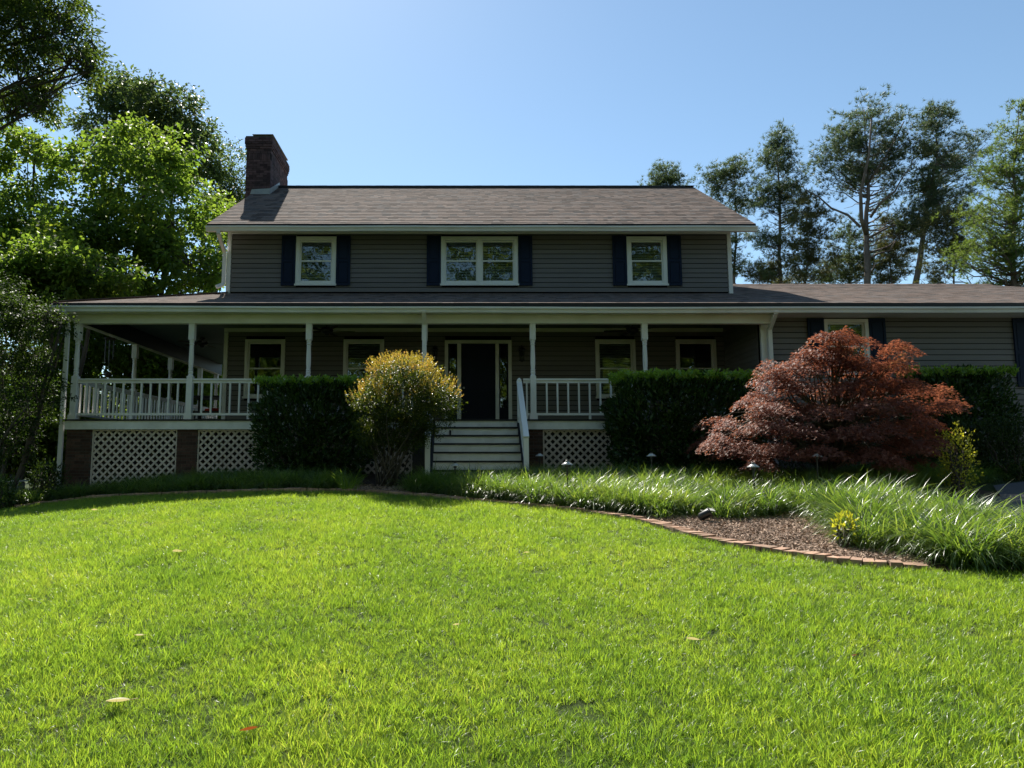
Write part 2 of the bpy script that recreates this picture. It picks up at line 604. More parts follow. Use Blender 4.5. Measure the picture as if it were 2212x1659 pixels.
def holes_split(x0, x1, holes):
    """intervals of [x0,x1] left after removing the holes"""
    seg, cur = [], x0
    for a, b in sorted(holes):
        if b <= cur or a >= x1:
            continue
        if a > cur:
            seg.append((cur, a))
        cur = max(cur, b)
    if cur < x1:
        seg.append((cur, x1))
    return [s_ for s_ in seg if s_[1] - s_[0] > .004]


def wall_front(name, x0, x1, z0, z1, Yp, holes, expo, mat_s):
    """sheathing with openings plus one lap-siding board per course and bay"""
    zs = sorted(set([z0, z1] + [h[2] for h in holes] + [h[3] for h in holes]))
    zs = [z for z in zs if z0 <= z <= z1]
    mb = MB()
    for a, b in zip(zs[:-1], zs[1:]):
        zc = (a + b) / 2
        for s0, s1 in holes_split(x0, x1, [(h[0], h[1]) for h in holes if h[2] < zc < h[3]]):
            mb.box(s0, s1, Yp + .02, Yp + .14, a, b)
    wall = obj(name, mb, M['lapshadow'], house)  # black backing deepens the shadow in the slots between boards
    z = z0
    while z < z1 - .01:
        zt = min(z + expo, z1)
        hh = [(h[0] - .001, h[1] + .001) for h in holes if h[2] < zt - .01 and h[3] > z + .01]
        for s0, s1 in holes_split(x0, x1, hh):
            # boards are also butted about every 3.6 m
            cuts = [s0]
            while s1 - cuts[-1] > 4.2:
                cuts.append(cuts[-1] + random.uniform(2.6, 3.9))
            cuts.append(s1)
            for c0, c1 in zip(cuts[:-1], cuts[1:]):
                jz = random.uniform(-.0012, .0012)
                prof = [(Yp - .008, z + .013 + jz), (Yp + .018, zt - .02), (Yp + .018, zt), (Yp - .012, zt), (Yp - .027, z + .013 + jz)]
                obj('siding_board', MB().prism_x(c0 + .001, c1 - .001, prof[::-1]), mat_s, wall)
        z += expo
    return wall


def blind_mesh(x0, x1, z0, z1, y, pitch=.042):
    mb = MB()
    z = z1 - .02
    mb.box(x0, x1, y - .02, y + .02, z1 - .03, z1)
    while z > z0 + .03:
        z -= pitch
        mb.beam((x0, y, z), (x1, y, z), .040, .003, up=(0, -.5, .86))
    return mb


def window(x0, x1, z0, z1, Yp, units=1, cas=.085, mat=None, blind=1.0, glass=None, sill=True):
    """casing outer size; returns the opening for the wall"""
    mat = mat or M['white']
    mb = MB()
    d0, d1 = Yp - .05, Yp + .10
    mb.box(x0, x0 + cas, d0, d1, z0, z1)
    mb.box(x1 - cas, x1, d0, d1, z0, z1)
    mb.box(x0 + cas, x1 - cas, d0, d1, z1 - cas, z1)
    mb.box(x0 + cas, x1 - cas, d0, d1, z0, z0 + cas * .75)
    inner = [(x0 + cas, x1 - cas)]
    if units == 2:
        c = (x0 + x1) / 2
        mb.box(c - .055, c + .055, d0 + .003, d1, z0 + cas * .75, z1 - cas)
        inner = [(x0 + cas, c - .055), (c + .055, x1 - cas)]
    win = obj('window', mb, mat, house)
    if sill:
        obj('sill', MB().box(x0 - .02, x1 + .02, Yp - .075, Yp - .046, z0 - .012, z0 + .035), mat, win)
    za, zb = z0 + cas * .75, z1 - cas
    zm = (za + zb) / 2 - .005
    for a, b in inner:
        s = .036
        up = MB()
        up.box(a, a + s, Yp + .012, Yp + .045, zm, zb).box(b - s, b, Yp + .012, Yp + .045, zm, zb)
        up.box(a + s, b - s, Yp + .012, Yp + .045, zb - s, zb).box(a + s, b - s, Yp + .012, Yp + .045, zm, zm + s)
        obj('upper_sash', up, mat, win)
        lo = MB()
        lo.box(a, a + s, Yp - .022, Yp + .01, za, zm + s).box(b - s, b, Yp - .022, Yp + .01, za, zm + s)
        lo.box(a + s, b - s, Yp - .022, Yp + .01, zm, zm + s).box(a + s, b - s, Yp - .022, Yp + .01, za, za + s * 1.3)
        obj('lower_sash', lo, mat, win)
        obj('pane', MB().box(a + s, b - s, Yp + .026, Yp + .030, zm + s, zb - s), glass or M['glass'], win)
        obj('pane', MB().box(a + s, b - s, Yp - .008, Yp - .004, za + s * 1.3, zm), glass or M['glass'], win)
        if blind:
            obj('blind', blind_mesh(a + .01, b - .01, zb - (zb - za) * blind, zb, Yp + .085), M['blind'], win)
    return (x0 + .01, x1 - .01, z0 + .01, z1 - .01)


def shutter(x0, x1, z0, z1, Yp):
    mb = MB().box(x0, x1, Yp - .044, Yp - .028, z0, z1)
    r = .05
    for a, b, c, d in ((x0, x0 + r, z0, z1), (x1 - r, x1, z0, z1), (x0 + r, x1 - r, z0, z0 + r * 1.4), (x0 + r, x1 - r, z1 - r * 1.4, z1),
                       (x0 + r, x1 - r, (z0 + z1) / 2 - r * .7, (z0 + z1) / 2 + r * .7)):
        mb.box(a, b, Yp - .062, Yp - .044, c, d)
    sh = obj('shutter', mb, M['navy'], house)
    zm = (z0 + z1) / 2
    for a, b in ((z0 + r * 1.4, zm - r * .7), (zm + r * .7, z1 - r * 1.4)):
        g = .018
        obj('raised_panel', MB().box(x0 + r + g, x1 - r - g, Yp - .056, Yp - .045, a + g, b - g), M['navy'], sh)


# openings, measured off the photograph on their wall planes
upper = [(639.7, 726.6, 508, 614, 1), (952.7, 1118.8, 512.4, 618, 2), (1353.4, 1440, 512.4, 618, 1)]
uholes = []
for a, b, t, bt, n in upper:
    x0, x1, z1, z0 = UX(a, Yw, 560), UX(b, Yw, 560), UZ(512, Yw), UZ(617, Yw)
    uholes.append(window(x0, x1, z0, z1, Yw, n, .10, M['white'], 1.0))
    shutter(x0 - .365, x0 - .006, z0 - .01, z1 + .015, Yw)
    shutter(x1 + .006, x1 + .365, z0 - .01, z1 + .015, Yw)
lower = [(527, 613.5, 0), (740.6, 828.6, .55), (1287.6, 1374.3, 1.0), (1462.5, 1549.6, 0)]
lholes = []
for a, b, bl in lower:
    lholes.append(window(UX(a, Yw), UX(b, Yw), UZ(860, Yw), UZ(733.5, Yw), Yw, 1, .075, M['trim'], bl, M['darkglass']))
# front door with sidelights
dx0, dx1, dz1 = UX(960.5, Yw), UX(1105.6, Yw), UZ(735, Yw)
lholes.append((dx0 + .01, dx1 - .01, ZDECK - .2, dz1 - .01))
ZUB = UZ(632, Yw)            # foot of the upper wall (above the porch roof)
ZUT = UZ(507, Yw) + .02
wall_front('upper_wall', XWL, XWR, ZUB, ZUT, Yw, uholes, .1255, M['siding'])
wall_front('porch_wall', XWL, 6.62, ZDECK, ZCEIL - .02, Yw, lholes, .1255, M['siding'])
XGL = 6.62
gwx0, gwx1 = UX(1779, Yg, 720), UX(1874.5, Yg, 720)
gz1, gz0 = UZ(690, Yg), UZ(690, Yg) - 1.24
gh = window(gwx0, gwx1, gz0, gz1, Yg, 1, .075, M['trim'], 1.0)
shutter(gwx0 - .37, gwx0 - .006, gz0 - .01, gz1 + .015, Yg)
shutter(gwx1 + .006, gwx1 + .37, gz0 - .01, gz1 + .015, Yg)
g2x = UX(2186, Yg, 720)
shutter(g2x, g2x + .37, UZ(836, Yg), gz1 + .015, Yg)
gh2 = window(g2x + .376, g2x + 1.96, UZ(836, Yg), gz1, Yg, 2, .075, M['trim'], 1.0)
shutter(g2x + 1.966, g2x + 2.336, UZ(836, Yg), gz1 + .015, Yg)
wall_front('garage_wall', XGL, 17.0, -.1, UZ(681, Yg), Yg, [gh, gh2], .1255, M['siding'])

# frame and leaf of the door
mb = MB()
c = .085
sx0, sx1 = UX(987.5, Yw), UX(996, Yw)
ex0, ex1 = UX(1070.5, Yw), UX(1078, Yw)
mb.box(dx0, dx0 + c, Yw - .045, Yw + .10, ZDECK, dz1).box(dx1 - c, dx1, Yw - .045, Yw + .10, ZDECK, dz1)
mb.box(dx0 + c, dx1 - c, Yw - .045, Yw + .10, dz1 - c, dz1)
mb.box(sx0, sx1, Yw - .035, Yw + .10, ZDECK, dz1 - c).box(ex0, ex1, Yw - .035, Yw + .10, ZDECK, dz1 - c)
dframe = obj('door_frame', mb, M['trim'], house)
mb = MB().box(sx1, ex0, Yw + .03, Yw + .07, ZDECK + .01, dz1 - c)
door = obj('door', mb, M['door'], house)
dw, dh = ex0 - sx1, dz1 - c - ZDECK
for px0, px1 in ((.12, .46), (.54, .88)):
    for pz0, pz1 in ((.08, .36), (.42, .74), (.80, .94)):
        obj('door_panel', MB().box(sx1 + dw * px0, sx1 + dw * px1, Yw + .018, Yw + .032, ZDECK + dh * pz0, ZDECK + dh * pz1), M['door'], door)
obj('door_knob', MB().tube([(sx1 + .07, Yw + .03, ZDECK + .95), (sx1 + .07, Yw - .03, ZDECK + .95)], [.014, .03], 10), M['metal'], door)
for a, b in ((dx0 + c, sx0), (ex1, dx1 - c)):
    sl = MB().box(a, b, Yw + .02, Yw + .06, ZDECK + .01, ZDECK + .45)
    sl.box(a, a + .04, Yw + .02, Yw + .06, ZDECK + .45, dz1 - c).box(b - .04, b, Yw + .02, Yw + .06, ZDECK + .45, dz1 - c)
    sl = obj('sidelight', sl, M['door'], house)
    obj('pane', MB().box(a + .04, b - .04, Yw + .036, Yw + .042, ZDECK + .45, dz1 - c), M['darkglass'], sl)
obj('threshold', MB().box(dx0, dx1, Yw - .10, Yw - .047, ZDECK + .002, ZDECK + .05), M['deck'], house)

# the other walls of the shell, corner boards, trim
obj('left_wall', MB().box(XWL, XWL + .12, Yw + .141, 26.0, -.6, ZUT), M['siding'], house)
obj('right_wall', MB().box(XWR - .12, XWR, Yw + .141, 26.0, -.6, ZUT), M['siding'], house)
obj('rear_wall', MB().box(XWL, 17, 26.001, 26.12, -.6, ZUT), M['siding'], house)
obj('foundation_wall', MB().box(XWL, 6.6, Yw, Yw + .2, -1.5, ZDECK - .12), M['mortar'], house)
obj('floor_slab', MB().box(XWL + .13, 6.5, Yw + .15, 25.9, ZCEIL + .1, ZCEIL + .25), M['room'], house)
obj('ground_floor', MB().box(XWL + .13, 6.5, Yw + .21, 25.9, ZDECK - .3, ZDECK - .05), M['room'], house)
gside = obj('garage_side_wall', MB().box(XGL + .02, XGL + .14, Yg + .15, Yw - .03, -.6, ZCEIL), M['room'], house)
z = ZDECK
while z < ZCEIL - .05:
    obj('siding_board', MB().prism_y(Yg + .15, Yw - .035, [(XGL + .018, z), (XGL + .018, z + .137), (XGL - .002, z + .137), (XGL - .02, z)]), M['siding'], gside)
    z += .1255
obj('garage_end_wall', MB().box(16.9, 17.0, Yg + .15, 26, -.6, 3.4), M['siding'], house)
for xx in (XWL - .105, XWR + .003):
    obj('corner_board', MB().box(xx, xx + .10, Yw - .038, Yw + .09, ZUB - .05, ZUT), M['trim'], house)
obj('corner_board', MB().box(XWL - .10, XWL - .003, Yw - .03, Yw + .09, ZDECK, ZCEIL - .11), M['trim'], house)
obj('ceiling_trim', MB().box(XWL - .10, XGL - .025, Yw - .042, Yw - .029, ZCEIL - .10, ZCEIL - .004), M['trim'], house)
obj('frieze_board', MB().box(XWL - .10, XWR + .10, Yw - .056, Yw - .029, ZUT - .012, ZUT + .10), M['trim'], house)

# --- roofs -------------------------------------------------------------
def shingle_slope(parent, p_eave, p_ridge, xlo, xhi, expo=.19, butt=.013):
    """p = (y, z) of eave and ridge; xlo/xhi = functions of t (0 eave .. 1 ridge). Overlapping courses of tabs."""
    (ya, za), (yb, zb) = p_eave, p_ridge
    L = math.hypot(yb - ya, zb - za)
    uy, uz = (yb - ya) / L, (zb - za) / L
    nyy, nzz = -uz, uy
    if nzz < 0:
        nyy, nzz = -nyy, -nzz
    n = int(L / expo)
    mb = MB()
    for i in range(n):
        s0, s1 = L * i / n, L * (i + 1) / n + .02
        tm = (i + .5) / n
        x, x1 = xlo(tm) - random.random() * .0, xhi(tm)
        thick = random.random() < .5
        wob = random.uniform(-.004, .004)
        while x < x1 - .01:
            wd = min(random.choice((.12, .16, .21, .27)) * random.uniform(.85, 1.2), x1 - x)
            h0 = butt * random.uniform(.9, 1.1)
            sa = s0 - (.012 if thick else .0)
            pts = []
            for xx in (x, x + wd):
                for s_, h_ in ((sa, .0), (s1, .0), (s1, .001), (sa, h0)):
                    pts.append((xx, ya + uy * s_ + nyy * h_, za + uz * s_ + nzz * h_))
            mb.add(pts, [(0, 4, 7, 3), (3, 7, 6, 2), (0, 3, 2, 1), (4, 5, 6, 7)])
            x += wd
            thick = not thick
    return obj('shingles', mb, M['roof'], parent, kind='stuff')


# main roof
ZE = UZ(481, Yeave - .02)
XEL, XER = UX(449, Yeave, 480), UX(1631, Yeave, 480)
ZR = UZ(403, Yridge)
slope = (ZR - ZE) / (Yridge - Yeave)
yb = 2 * Yridge - Yeave
th = .10
mb = MB()
prof_f = [(Yeave, ZE - .02), (Yridge, ZR - .02), (yb, ZE - .02), (yb, ZE - .02 - th), (Yridge, ZR - .02 - th), (Yeave, ZE - .02 - th)]
n = len(prof_f)
v = [(XEL + .01, y, z) for y, z in prof_f] + [(XER - .01, y, z) for y, z in prof_f]
mb.add(v, [(0, 1, 4, 5), (1, 2, 3, 4), (n, n + 5, n + 4, n + 1), (n + 1, n + 4, n + 3, n + 2)] + [(i, n + i, n + (i + 1) % n, (i + 1) % n) for i in range(n)])
roof = obj('roof', mb, M['roofgap'], house)
shingle_slope(roof, (Yeave - .03, ZE - .02 - .03 * slope), (Yridge, ZR - .02), lambda t: XEL, lambda t: XER)
obj('rear_slope', MB().add([(XEL, Yridge, ZR - .01), (XER, Yridge, ZR - .01), (XER, yb, ZE - .01), (XEL, yb, ZE - .01)], [(0, 1, 2, 3)]), M['roof'], roof)
cap = MB()
x = XEL
while x < XER:
    cap.prism_x(x, min(x + .145, XER), [(Yridge - .155, ZR - .026 + random.uniform(0, .004)), (Yridge + .155, ZR - .026), (Yridge, ZR + .012 + random.uniform(-.003, .004))])
    x += .14
obj('ridge_cap', cap, M['roof'], roof, kind='stuff')
obj('ridge_vent', MB().box(XEL + .3, XER - .3, Yridge - .16, Yridge + .16, ZR - .09, ZR - .028), M['roofgap'], roof)
# gable walls
for xx in (XWL + .001, XWR - .121):
    obj('gable_wall', MB().add([(xx, Yw + .1, ZUT), (xx, 25.9, ZUT), (xx, Yridge, ZR - .2), (xx + .12, Yw + .1, ZUT), (xx + .12, 25.9, ZUT), (xx + .12, Yridge, ZR - .2)],
                               [(0, 1, 2), (3, 5, 4), (0, 2, 5, 3), (1, 4, 5, 2)]), M['siding'], house)


def gutter(x0, x1, yf, ztop, h=.125, d=.115, sag=0.0, nseg=24):
    """K-style gutter trough with a black gap above it, sagging slightly in the middle"""
    prof = [(yf + d, ztop - .004), (yf + d, ztop - h), (yf + .045, ztop - h), (yf + .028, ztop - h * .55), (yf, ztop - h * .32), (yf, ztop - .004),
            (yf + .012, ztop - .004), (yf + .012, ztop - h * .25), (yf + d - .012, ztop - h * .25), (yf + d - .012, ztop - .004)]
    m = len(prof)
    V, Fc = [], []
    for i in range(nseg + 1):
        t = i / nseg
        dz = -sag * math.sin(math.pi * t) + .004 * math.sin(t * 23)
        V += [(x0 + (x1 - x0) * t, y, z + dz) for y, z in prof]
    for i in range(nseg):
        for k in range(m):
            Fc.append((i * m + k, (i + 1) * m + k, (i + 1) * m + (k + 1) % m, i * m + (k + 1) % m))
    Fc.append(tuple(range(m)))
    Fc.append(tuple(nseg * m + k for k in range(m - 1, -1, -1)))
    return obj('gutter', MB().add(V, Fc), M['trim'], house)


gutter(XEL - .01, XER + .01, Yeave - .14, ZE - .112)
obj('drip_edge_gap', MB().box(XEL + .003, XER - .003, Yeave - .052, Yeave - .036, ZE - .15, ZE - .036), M['roofgap'], roof)  # drip edge coloured black to stand in for the shaded eave gap
obj('fascia', MB().box(XEL + .005, XER - .005, Yeave - .022, Yeave - .002, ZE - .24, ZE - .055), M['trim'], house)
zso = ZUT + .10
soff = obj('soffit', MB().add([(XEL + .01, Yeave - .01, ZE - .235), (XER - .01, Yeave - .01, ZE - .235), (XER - .01, Yw + .05, zso + .0), (XEL + .01, Yw + .05, zso + .0),
                               (XEL + .01, Yeave - .01, ZE - .215), (XER - .01, Yeave - .01, ZE - .215), (XER - .01, Yw + .05, zso + .02), (XEL + .01, Yw + .05, zso + .02)],
                              [(0, 3, 2, 1), (4, 5, 6, 7), (0, 1, 5, 4), (1, 2, 6, 5), (2, 3, 7, 6), (3, 0, 4, 7)]), M['trim'], house)


def vents(parent, xs, y0, y1, z0, z1, mat):
    """three-bay louvred soffit vents lying just under the soffit"""
    for x in xs:
        mb = MB()
        for k in range(3):
            a = x - .22 + k * .15
            mb.add([(a, y0, z0 - .006), (a + .13, y0, z0 - .006), (a + .13, y1, z1 - .006), (a, y1, z1 - .006),
                    (a, y0, z0 - .001), (a + .13, y0, z0 - .001), (a + .13, y1, z1 - .001), (a, y1, z1 - .001)],
                   [(0, 3, 2, 1), (0, 1, 5, 4), (1, 2, 6, 5), (2, 3, 7, 6), (3, 0, 4, 7)])
        obj('soffit_vent', mb, mat, parent)


zsa, zsb = ZE - .235, zso
ya_, yb_ = Yeave + .12, Yeave + .32
vz = lambda y: zsa + (zsb - zsa) * (y - Yeave + .01) / (Yw + .05 - Yeave + .01)
vents(soff, [UX(p, Yeave + .2, 498) for p in (567, 778, 980, 1185, 1390, 1510)], ya_, yb_, vz(ya_), vz(yb_), M['metal'])

# lower roof: porch front + garage, one long slope
ZG = UZ(651, Ygut + .05)
sl2 = .32
Yge = Ygut + .10                      # eave line of the deck
XLE = UX(104, Ygut, 650)
YPT = Yw - .01
zl = lambda y: ZG + sl2 * (y - Yge)
YGR = 21.3
ZGR = zl(YGR)
XGE = 17.6
hipx = lambda y: XLE + (y - Yge) * ((XWL - .1 - XLE) / (YPT - Yge))
low = MB()
low.add([(XLE, Yge, zl(Yge) - .02), (XWR + .1, Yge, zl(Yge) - .02), (XWR + .1, YPT, zl(YPT) - .02), (hipx(YPT), YPT, zl(YPT) - .02)], [(0, 1, 2, 3)])
low.add([(XWR + .1, Yge, zl(Yge) - .021), (XGE, Yge, zl(Yge) - .021), (XGE - 1.6, YGR, ZGR - .021), (XWR + .1, YGR, ZGR - .021)], [(0, 1, 2, 3)])
lroof = obj('porch_roof', low, M['roofgap'], house)
shingle_slope(lroof, (Yge - .03, zl(Yge) - .03), (YPT, zl(YPT) - .02), lambda t: hipx(Yge + t * (YPT - Yge)) + .02, lambda t: XWR + .10, butt=.006)
shingle_slope(lroof, (Yge - .03, zl(Yge) - .03), (YGR, ZGR - .02), lambda t: XWR + .10, lambda t: XGE - 1.6 * t, butt=.006)
# left porch slope, hip cap, garage ridge, garage rear slope
YPB = 24.6
ls = MB().add([(XLE, Yge, zl(Yge) - .015), (hipx(YPT), YPT, zl(YPT) - .015), (hipx(YPT), YPB, zl(YPT) - .015), (XLE, YPB, zl(Yge) - .015)], [(0, 3, 2, 1)])
obj('side_slope', ls, M['roof'], lroof)
hc = MB()
for i in range(28):
    a, b = Yge + (YPT - Yge) * i / 28, Yge + (YPT - Yge) * (i + 1.15) / 28
    hc.beam((hipx(a), a, zl(a) - .002 + .008), (hipx(b), b, zl(b) + .002), .16, .014)
obj('hip_cap', hc, M['roof'], lroof, kind='stuff')
cap = MB()
x = XWR + .1
while x < XGE - 1.6:
    cap.prism_x(x, x + .145, [(YGR - .13, ZGR - .05), (YGR + .13, ZGR - .05), (YGR, ZGR + .012 + random.uniform(-.003, .004))])
    x += .14
obj('ridge_cap', cap, M['roof'], lroof, kind='stuff')
obj('rear_slope', MB().add([(XWR + .1, YGR, ZGR - .022), (XGE - 1.6, YGR, ZGR - .022), (XGE, 27.4, zl(Yge) - .02), (XWR + .1, 27.4, zl(Yge) - .02)], [(0, 1, 2, 3)]), M['roof'], lroof)
obj('end_slope', MB().add([(XGE, Yge, zl(Yge) - .02), (XGE, 27.4, zl(Yge) - .02), (XGE - 1.6, YGR, ZGR - .02)], [(0, 1, 2)]), M['roof'], lroof)
gutter(XLE - .02, XGE, Ygut - .02, ZG - .10, sag=.03, nseg=60)
obj('drip_edge_gap', MB().box(XLE, XGE, Yge - .055, Yge - .040, ZG - .15, ZG - .033), M['roofgap'], lroof)  # same black strip for the dark gap over the lower gutter
obj('fascia', MB().box(XLE + .01, XGE, Yge - .022, Yge - .003, ZG - .24, ZG - .065), M['trim'], house)
obj('side_fascia', MB().box(XLE - .02, XLE - .002, Yge, YPB, ZG - .24, ZG - .02), M['trim'], house)
# porch soffit, beam, ceiling
ZBB = UZ(700, Y0)                     # underside of the beam
XPL = UX(166, Y0, 780)                # corner post centre
XBL = XPL - .08
zs_ = ZG - .235
psoff = obj('soffit', MB().box(XLE + .01, XGE - .01, Yge - .001, Y0 - .09, zs_, zs_ + .015), M['trim'], house)
vents(psoff, [UX(p, Y0 - .25, 672) for p in (600, 880, 1185, 1585, 1840, 2080, 1340)], Yge + .06, Yge + .2, zs_, zs_, M['trim'])
obj('garage_soffit', MB().box(XGL + .16, XGE - .01, Y0 - .088, Yg + .1, zs_ - .002, zs_ + .013), M['trim'], house)
obj('garage_frieze', MB().box(XGL + .22, 17, Yg - .052, Yg - .029, UZ(681, Yg) - .01, zs_ - .003), M['trim'], house)
obj('side_soffit', MB().box(XLE + .01, XBL, Y0 - .07, YPB, zs_ - .003, zs_ + .012), M['trim'], house)
obj('porch_beam', MB().box(XBL, XGL + .14, Y0 - .075, Y0 + .075, ZBB, zs_ + .14), M['trim'], house)
obj('side_beam', MB().box(XBL, XBL + .15, Y0 + .076, YPB - .2, ZBB, zs_ + .14), M['trim'], house)
obj('beam_dark_face', MB().box(XBL + .152, XBL + .166, Y0 + .08, YPB - .22, ZBB + .012, ZCEIL - .001), M['navy'], house)  # dark board added over the beam's cream inner face
obj('porch_ceiling', MB().box(XBL + .168, XGL + .01, Y0 + .076, Yw + .016, ZCEIL, ZCEIL + .03), M['ceiling'], house)
obj('side_ceiling', MB().box(XBL + .168, XWL, Yw + .017, YPB - .2, ZCEIL, ZCEIL + .03), M['ceiling'], house)
# deck and its rim
XDL = XPL - .12
deck = obj('porch_deck', MB().box(XDL - .03, XGL + .15, Y0 - .13, Yw + .018, ZDECK - .035, ZDECK).box(XDL - .03, XWL - .005, Yw + .019, YPB - .2, ZDECK - .035, ZDECK), M['deck'], house)
rim = obj('rim_board', MB().box(XDL, XGL + .15, Y0 - .105, Y0 - .065, ZDECK - .215, ZDECK - .036), M['stairwhite'], house)
obj('side_rim_board', MB().box(XDL, XDL + .04, Y0 - .064, YPB - .2, ZDECK - .215, ZDECK - .036), M['stairwhite'], house)

# porch columns
pcol = [(p, Y0) for p in (XPL, UX(413, Y0, 780), UX(666.5, Y0, 780), UX(917, Y0, 780), UX(1151, Y0, 780), UX(1393.5, Y0, 780))]
side_y = [18.06, 20.3, 22.6, 24.1]
ZTB = UZ(718, Y0) - .17               # foot of the upper square block
ZLB = ZDECK + .94


def column(x, y):
    h = .062
    mb = MB().box(x - h, x + h, y - h, y + h, ZDECK, ZLB).box(x - h, x + h, y - h, y + h, ZTB, ZBB + .002)
    Z = lambda t: ZLB + (ZTB - ZLB) * t
    prof = [(.045, Z(-.005)), (.056, Z(.01)), (.056, Z(.03)), (.043, Z(.05)), (.050, Z(.09)), (.054, Z(.12)), (.041, Z(.15)), (.053, Z(.165)), (.053, Z(.185)), (.042, Z(.20)),
            (.050, Z(.30)), (.052, Z(.45)), (.049, Z(.62)), (.045, Z(.78)), (.043, Z(.86)), (.053, Z(.875)), (.053, Z(.895)), (.042, Z(.91)), (.054, Z(.95)), (.054, Z(.98)), (.045, Z(1.005))]
    mb.lathe(x, y, prof, 16)
    cl = obj('porch_column', mb, M['trim'], house)
    obj('base_trim', MB().box(x - .085, x + .085, y - .085, y + .085, ZDECK + .001, ZDECK + .10), M['trim'], cl)
    return cl


for x, y in pcol:
    column(x, y)
for y in side_y:
    column(XPL, y)
obj('pilaster', MB().box(XGL - .01, XGL + .21, Yg - .06, Yg + .02, -.3, ZBB + .2), M['trim'], house)
obj('pilaster_edge', MB().box(XGL - .02, XGL + .06, Yg - .075, Yg - .061, -.3, ZBB), M['trim'], house)


def railing(p0, p1, n, z0=None, name='railing'):
    (xa, ya), (xb, yb2) = p0, p1
    zt = ZDECK + .87
    mb = MB().beam((xa, ya, zt), (xb, yb2, zt), .085, .038).beam((xa, ya, zt - .05), (xb, yb2, zt - .05), .038, .058)
    mb.beam((xa, ya, ZDECK + .115), (xb, yb2, ZDECK + .115), .04, .05)
    rl = obj(name, mb, M['trim'], house)
    for i in range(n):
        t = (i + 1) / (n + 1)
        piece('baluster', M['trim'], rl, (xa + (xb - xa) * t, ya + (yb2 - ya) * t, ZDECK + .465), (.036, .036, .655))
    for t in (.5,):
        piece('support_block', M['trim'], rl, (xa + (xb - xa) * t, ya + (yb2 - ya) * t, ZDECK + .046), (.05, .036, .088))


for i in (0, 1, 2):
    railing((pcol[i][0] + .062, Y0), (pcol[i + 1][0] - .062, Y0), 11)
railing((pcol[4][0] + .062, Y0), (pcol[5][0] - .062, Y0), 9)
railing((pcol[5][0] + .062, Y0), (XGL - .02, Y0), 10)
XN = UX(1126, Y0 - .05, 880)          # top newel of the stair
railing((XN + .05, Y0), (pcol[4][0] - .062, Y0), 1)
ys = [Y0] + side_y
for a, b in zip(ys[:-1], ys[1:]):
    railing((XPL, a + .062), (XPL, b - .062), int((b - a) / .2))

# brick piers and lattice under the deck
ZLT = ZDECK - .216


def pier(x0, x1, bricks=True, y0=Y0 - .06, y1=Y0 + .30):
    zb = gz((x0 + x1) / 2, y0) - .25
    pr = obj('brick_pier', MB().box(x0 + .008, x1 - .008, y0 + .008, y1, zb, ZLT), M['mortar'], house)
    if not bricks:
        return
    z, k = ZLT - .004, 0
    while z > zb + .1:
        xs = x0 + (0 if k % 2 == 0 else -.105)
        while xs < x1 - .01:
            a, b = max(xs, x0), min(xs + .20, x1)
            if b - a > .03:
                piece('brick', M['brick'], pr, ((a + b) / 2, y0 + .045 + random.uniform(-.002, .002), z - .029), (b - a, .09, .057))
            xs += .21
        z -= .067
        k += 1


def lattice(x0, x1, y=None):
    y = Y0 - .02 if y is None else y
    zb = min(gz(x0, y), gz(x1, y)) - .06
    z1 = ZLT - .004
    fr = MB().box(x0, x0 + .03, y - .02, y + .02, zb, z1).box(x1 - .03, x1, y - .02, y + .02, zb, z1).box(x0 + .03, x1 - .03, y - .018, y + .018, z1 - .03, z1)
    lp = obj('lattice_panel', fr, M['lattice'], house)
    wd, hh, pit = x1 - x0, z1 - zb, .168
    for sgn, yo in ((1, -.005), (-1, .005)):
        k = -hh + .05
        while k < wd:
            # line x = k + s, z = s (sgn 1) / hh - s (sgn -1)
            s0, s1 = max(0, -k), min(hh, wd - k)
            if s1 - s0 > .06:
                ax, bx = x0 + k + s0, x0 + k + s1
                az, bz = (zb + s0, zb + s1) if sgn > 0 else (z1 - s0, z1 - s1)
                L = math.hypot(bx - ax, bz - az)
                rot = Matrix.Rotation(-math.atan2(bz - az, bx - ax), 3, 'Y')
                piece('lattice_slat', M['lattice'], lp, ((ax + bx) / 2, y + yo, (az + bz) / 2), (L, .008, .046), rot)
            k += pit


XP = [UX(146, Y0 - .06, 980), UX(196, Y0 - .06, 980), UX(381, Y0 - .06, 980), UX(425, Y0 - .06, 980)]
pier(XDL + .03, XP[1])
lattice(XP[1] + .004, XP[2] - .004)
pier(XP[2], XP[3])
p3 = pcol[2][0]
lattice(XP[3] + .004, p3 - .2)
pier(p3 - .19, p3 + .19, False)
STX0, STX1 = UX(938, 14.6, 960), UX(1122, 14.6, 960)
lattice(p3 + .194, STX0 - .50)
pier(STX0 - .49, STX0 - .10, False)
pr0 = UX(1137.6, Y0, 980)
pr1 = UX(1172.5, Y0, 980)
pier(pr0 - .06, pr1)
p5 = pcol[5][0]
lattice(pr1 + .004, p5 - .2)
pier(p5 - .19, p5 + .19, False)
lattice(p5 + .194, XGL)
obj('side_skirt', MB().box(XDL + .05, XDL + .08, Y0 + .31, YPB - .2, -1.6, ZDECK - .216), M['lattice'], house)
obj('rear_light_block', MB().box(XDL + .04, XWL - .01, YPB - .199, YPB - .16, -1.6, ZDECK - .037), M['lattice'], house)  # unseen board added to stop light showing through the lattice
obj('garage_foundation', MB().box(XGL, 17, Yg + .0, Yg + .12, -1.2, -.11), M['brick'], house)

